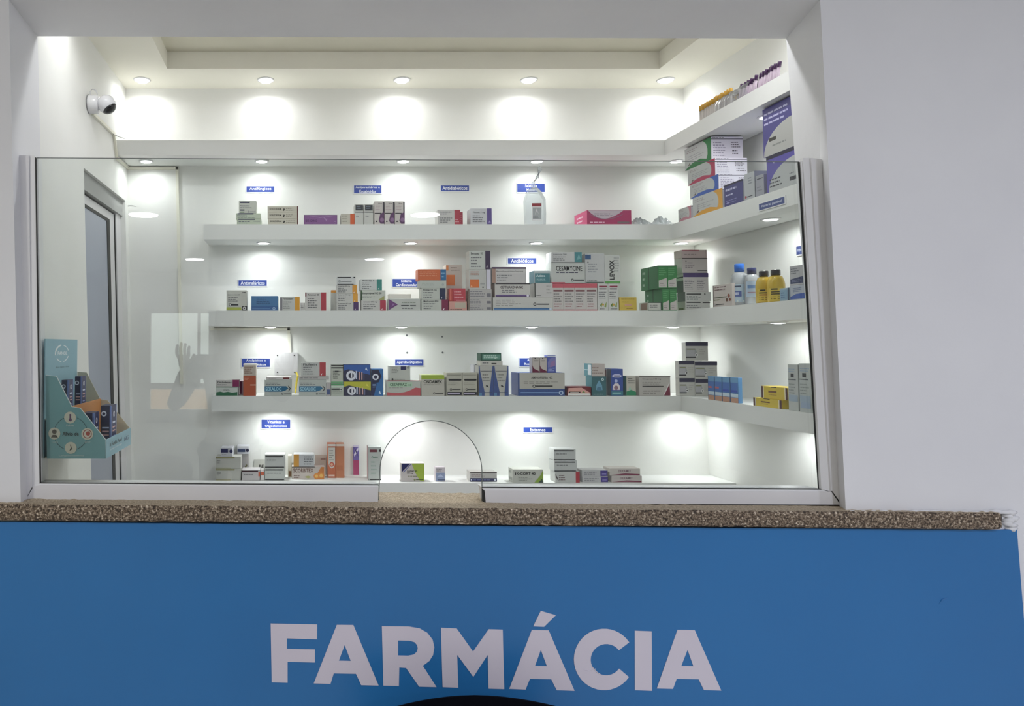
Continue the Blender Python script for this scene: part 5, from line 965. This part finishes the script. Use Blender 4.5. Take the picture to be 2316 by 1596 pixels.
lathe([(.074, .0), (.083, .03), (.078, .08), (.05, .118), (.001, .13)], '#111111', 20).build('hair', M['chair'], pe, True, (hx_, hy_ - .012, hz_)).scale = (1, 1.18, 1)
skinned('nose', [(hx_, hy_ + .088, hz_ + .01, .007), (hx_, hy_ + .105, hz_ - .03, .011)], [(0, 1)], SK, hd2.parent)
for sx in (-1, 1):
    lathe([(.001, -.008), (.009, -.004), (.009, .004), (.001, .008)], '#eeeeee', 10).build('eye', 'lampring', pe, True, (hx_ + sx * .03, hy_ + .082, hz_ + .005))
    skinned('ear', [(hx_ + sx * .077, hy_ - .005, hz_ + .02, .012), (hx_ + sx * .078, hy_, hz_ - .025, .009)], [(0, 1)], SK, pe)
MB().tube([(hx_ - .022, hy_ + .082, hz_ - .062), (hx_, hy_ + .09, hz_ - .064), (hx_ + .022, hy_ + .082, hz_ - .062)], .005).build('mouth', mat('lips', '#5a3030', .5), pe, True)
def hand(wx, wy, wz, sx):
    JJ = [(wx, wy, wz, .024), (wx, wy + .045, wz + .05, (.036, .018))]; BB = [(0, 1)]
    for k_, (dx, ln_) in enumerate(((-.03, .06), (-.01, .07), (.01, .066), (.03, .052))):
        b_ = len(JJ); x_ = wx + dx * sx
        JJ += [(x_, wy + .06, wz + .075, .0095), (x_, wy + .075, wz + .075 + ln_ * .5, .009), (x_ + .004 * sx, wy + .062, wz + .075 + ln_, .0075)]; BB += [(1, b_), (b_, b_ + 1), (b_ + 1, b_ + 2)]
    b_ = len(JJ); JJ += [(wx + .042 * sx, wy + .04, wz + .05, .011), (wx + .06 * sx, wy + .06, wz + .085, .009)]; BB += [(1, b_), (b_, b_ + 1)]
    skinned('hand', JJ, BB, SK, pe)
hand(px_ - .205, py_ + .345, 1.37, 1); hand(px_ + .335, py_ + .30, 1.34, -1)

# ------------------------------------------------------------------ the hall behind the viewer (seen as reflections, and its light)
struct('wall_hall_left', MB().box(XW0 - .1, XW0, -10.7, YF, 0, ZH), 'hallwall')
struct('wall_hall_right', MB().box(XW1, XW1 + .1, -10.7, YF, 0, ZH), 'hallwall')
struct('ceiling_hall', MB().box(XW0, XW1, -10.7, YF, ZH, ZH + .08), 'hallwall')
YH = -10.6; D_ = 2 * YG - YH
wx0, wx1 = (340 - CX) / F * D_, (472 - CX) / F * D_
wz1, wz0 = EYE + (CY - 708) / F * D_, EYE + (CY - 925) / F * D_
hb = MB().box(XW0, wx0, YH - .1, YH, 0, ZH).box(wx1, XW1, YH - .1, YH, 0, ZH).box(wx0, wx1, YH - .1, YH, wz1, ZH).box(wx0, wx1, YH - .1, YH, 0, wz0)
struct('wall_hall_back', hb, 'hallwall')
zc_ = EYE + (CY - 873) / F * D_
wn = MB().box(wx0, wx1, YH - .07, YH - .02, zc_ - .06, zc_ + .06).box(wx1 - .22, wx1 - .16, YH - .07, YH - .02, zc_, wz1)
o = struct('window_2', wn, 'frame')
og = MB().box(wx0 - 6, wx1 + 6, YH - 6.2, YH - 6, -.5, .45).build('garden_wall', 'orange'); tag(og, 'ochre wall outside the far hall window', 'wall')
H = ZH - .002
for xx, yy, nm in ((-1.68, -4.1, 'near left'), (1.33, -4.1, 'near right'), (-1.72, -8.2, 'far left'), (1.2, -8.2, 'far right'), (-1.7, -.7, 'nearest left'), (1.3, -.7, 'nearest right'), (3.6, -1.2, 'rightmost')):  # the nearest pair and the last panel are unseen, included as facade fill
    tt = empty('ceiling_light', (xx, yy, H)); tag(tt, f'round hall ceiling light panel, {nm}, behind the viewer', 'light', 'round hall ceiling lights')
    lathe([(.17, 0), (.17, -.012), (.16, -.018), (.155, -.012)], '#eeeeee', 28).build('trim_ring', 'lampring', tt, True)
    lathe([(.155, -.004), (.155, -.014), (.0001, -.0155)], '#ffffff', 28).build('diffuser', 'lamphall', tt, True)
    ld = bpy.data.lights.new('panel', 'AREA'); ld.shape = 'DISK'; ld.size = .3; ld.energy = P_HALL * (1.5 if nm == 'rightmost' else 1); ld.color = (.77, .81, 1) if xx > 1 else (1, .98, .93)
    lo = bpy.data.objects.new('panel', ld); C.objects.link(lo); lo.parent = tt; lo.location = (0, 0, -.022)
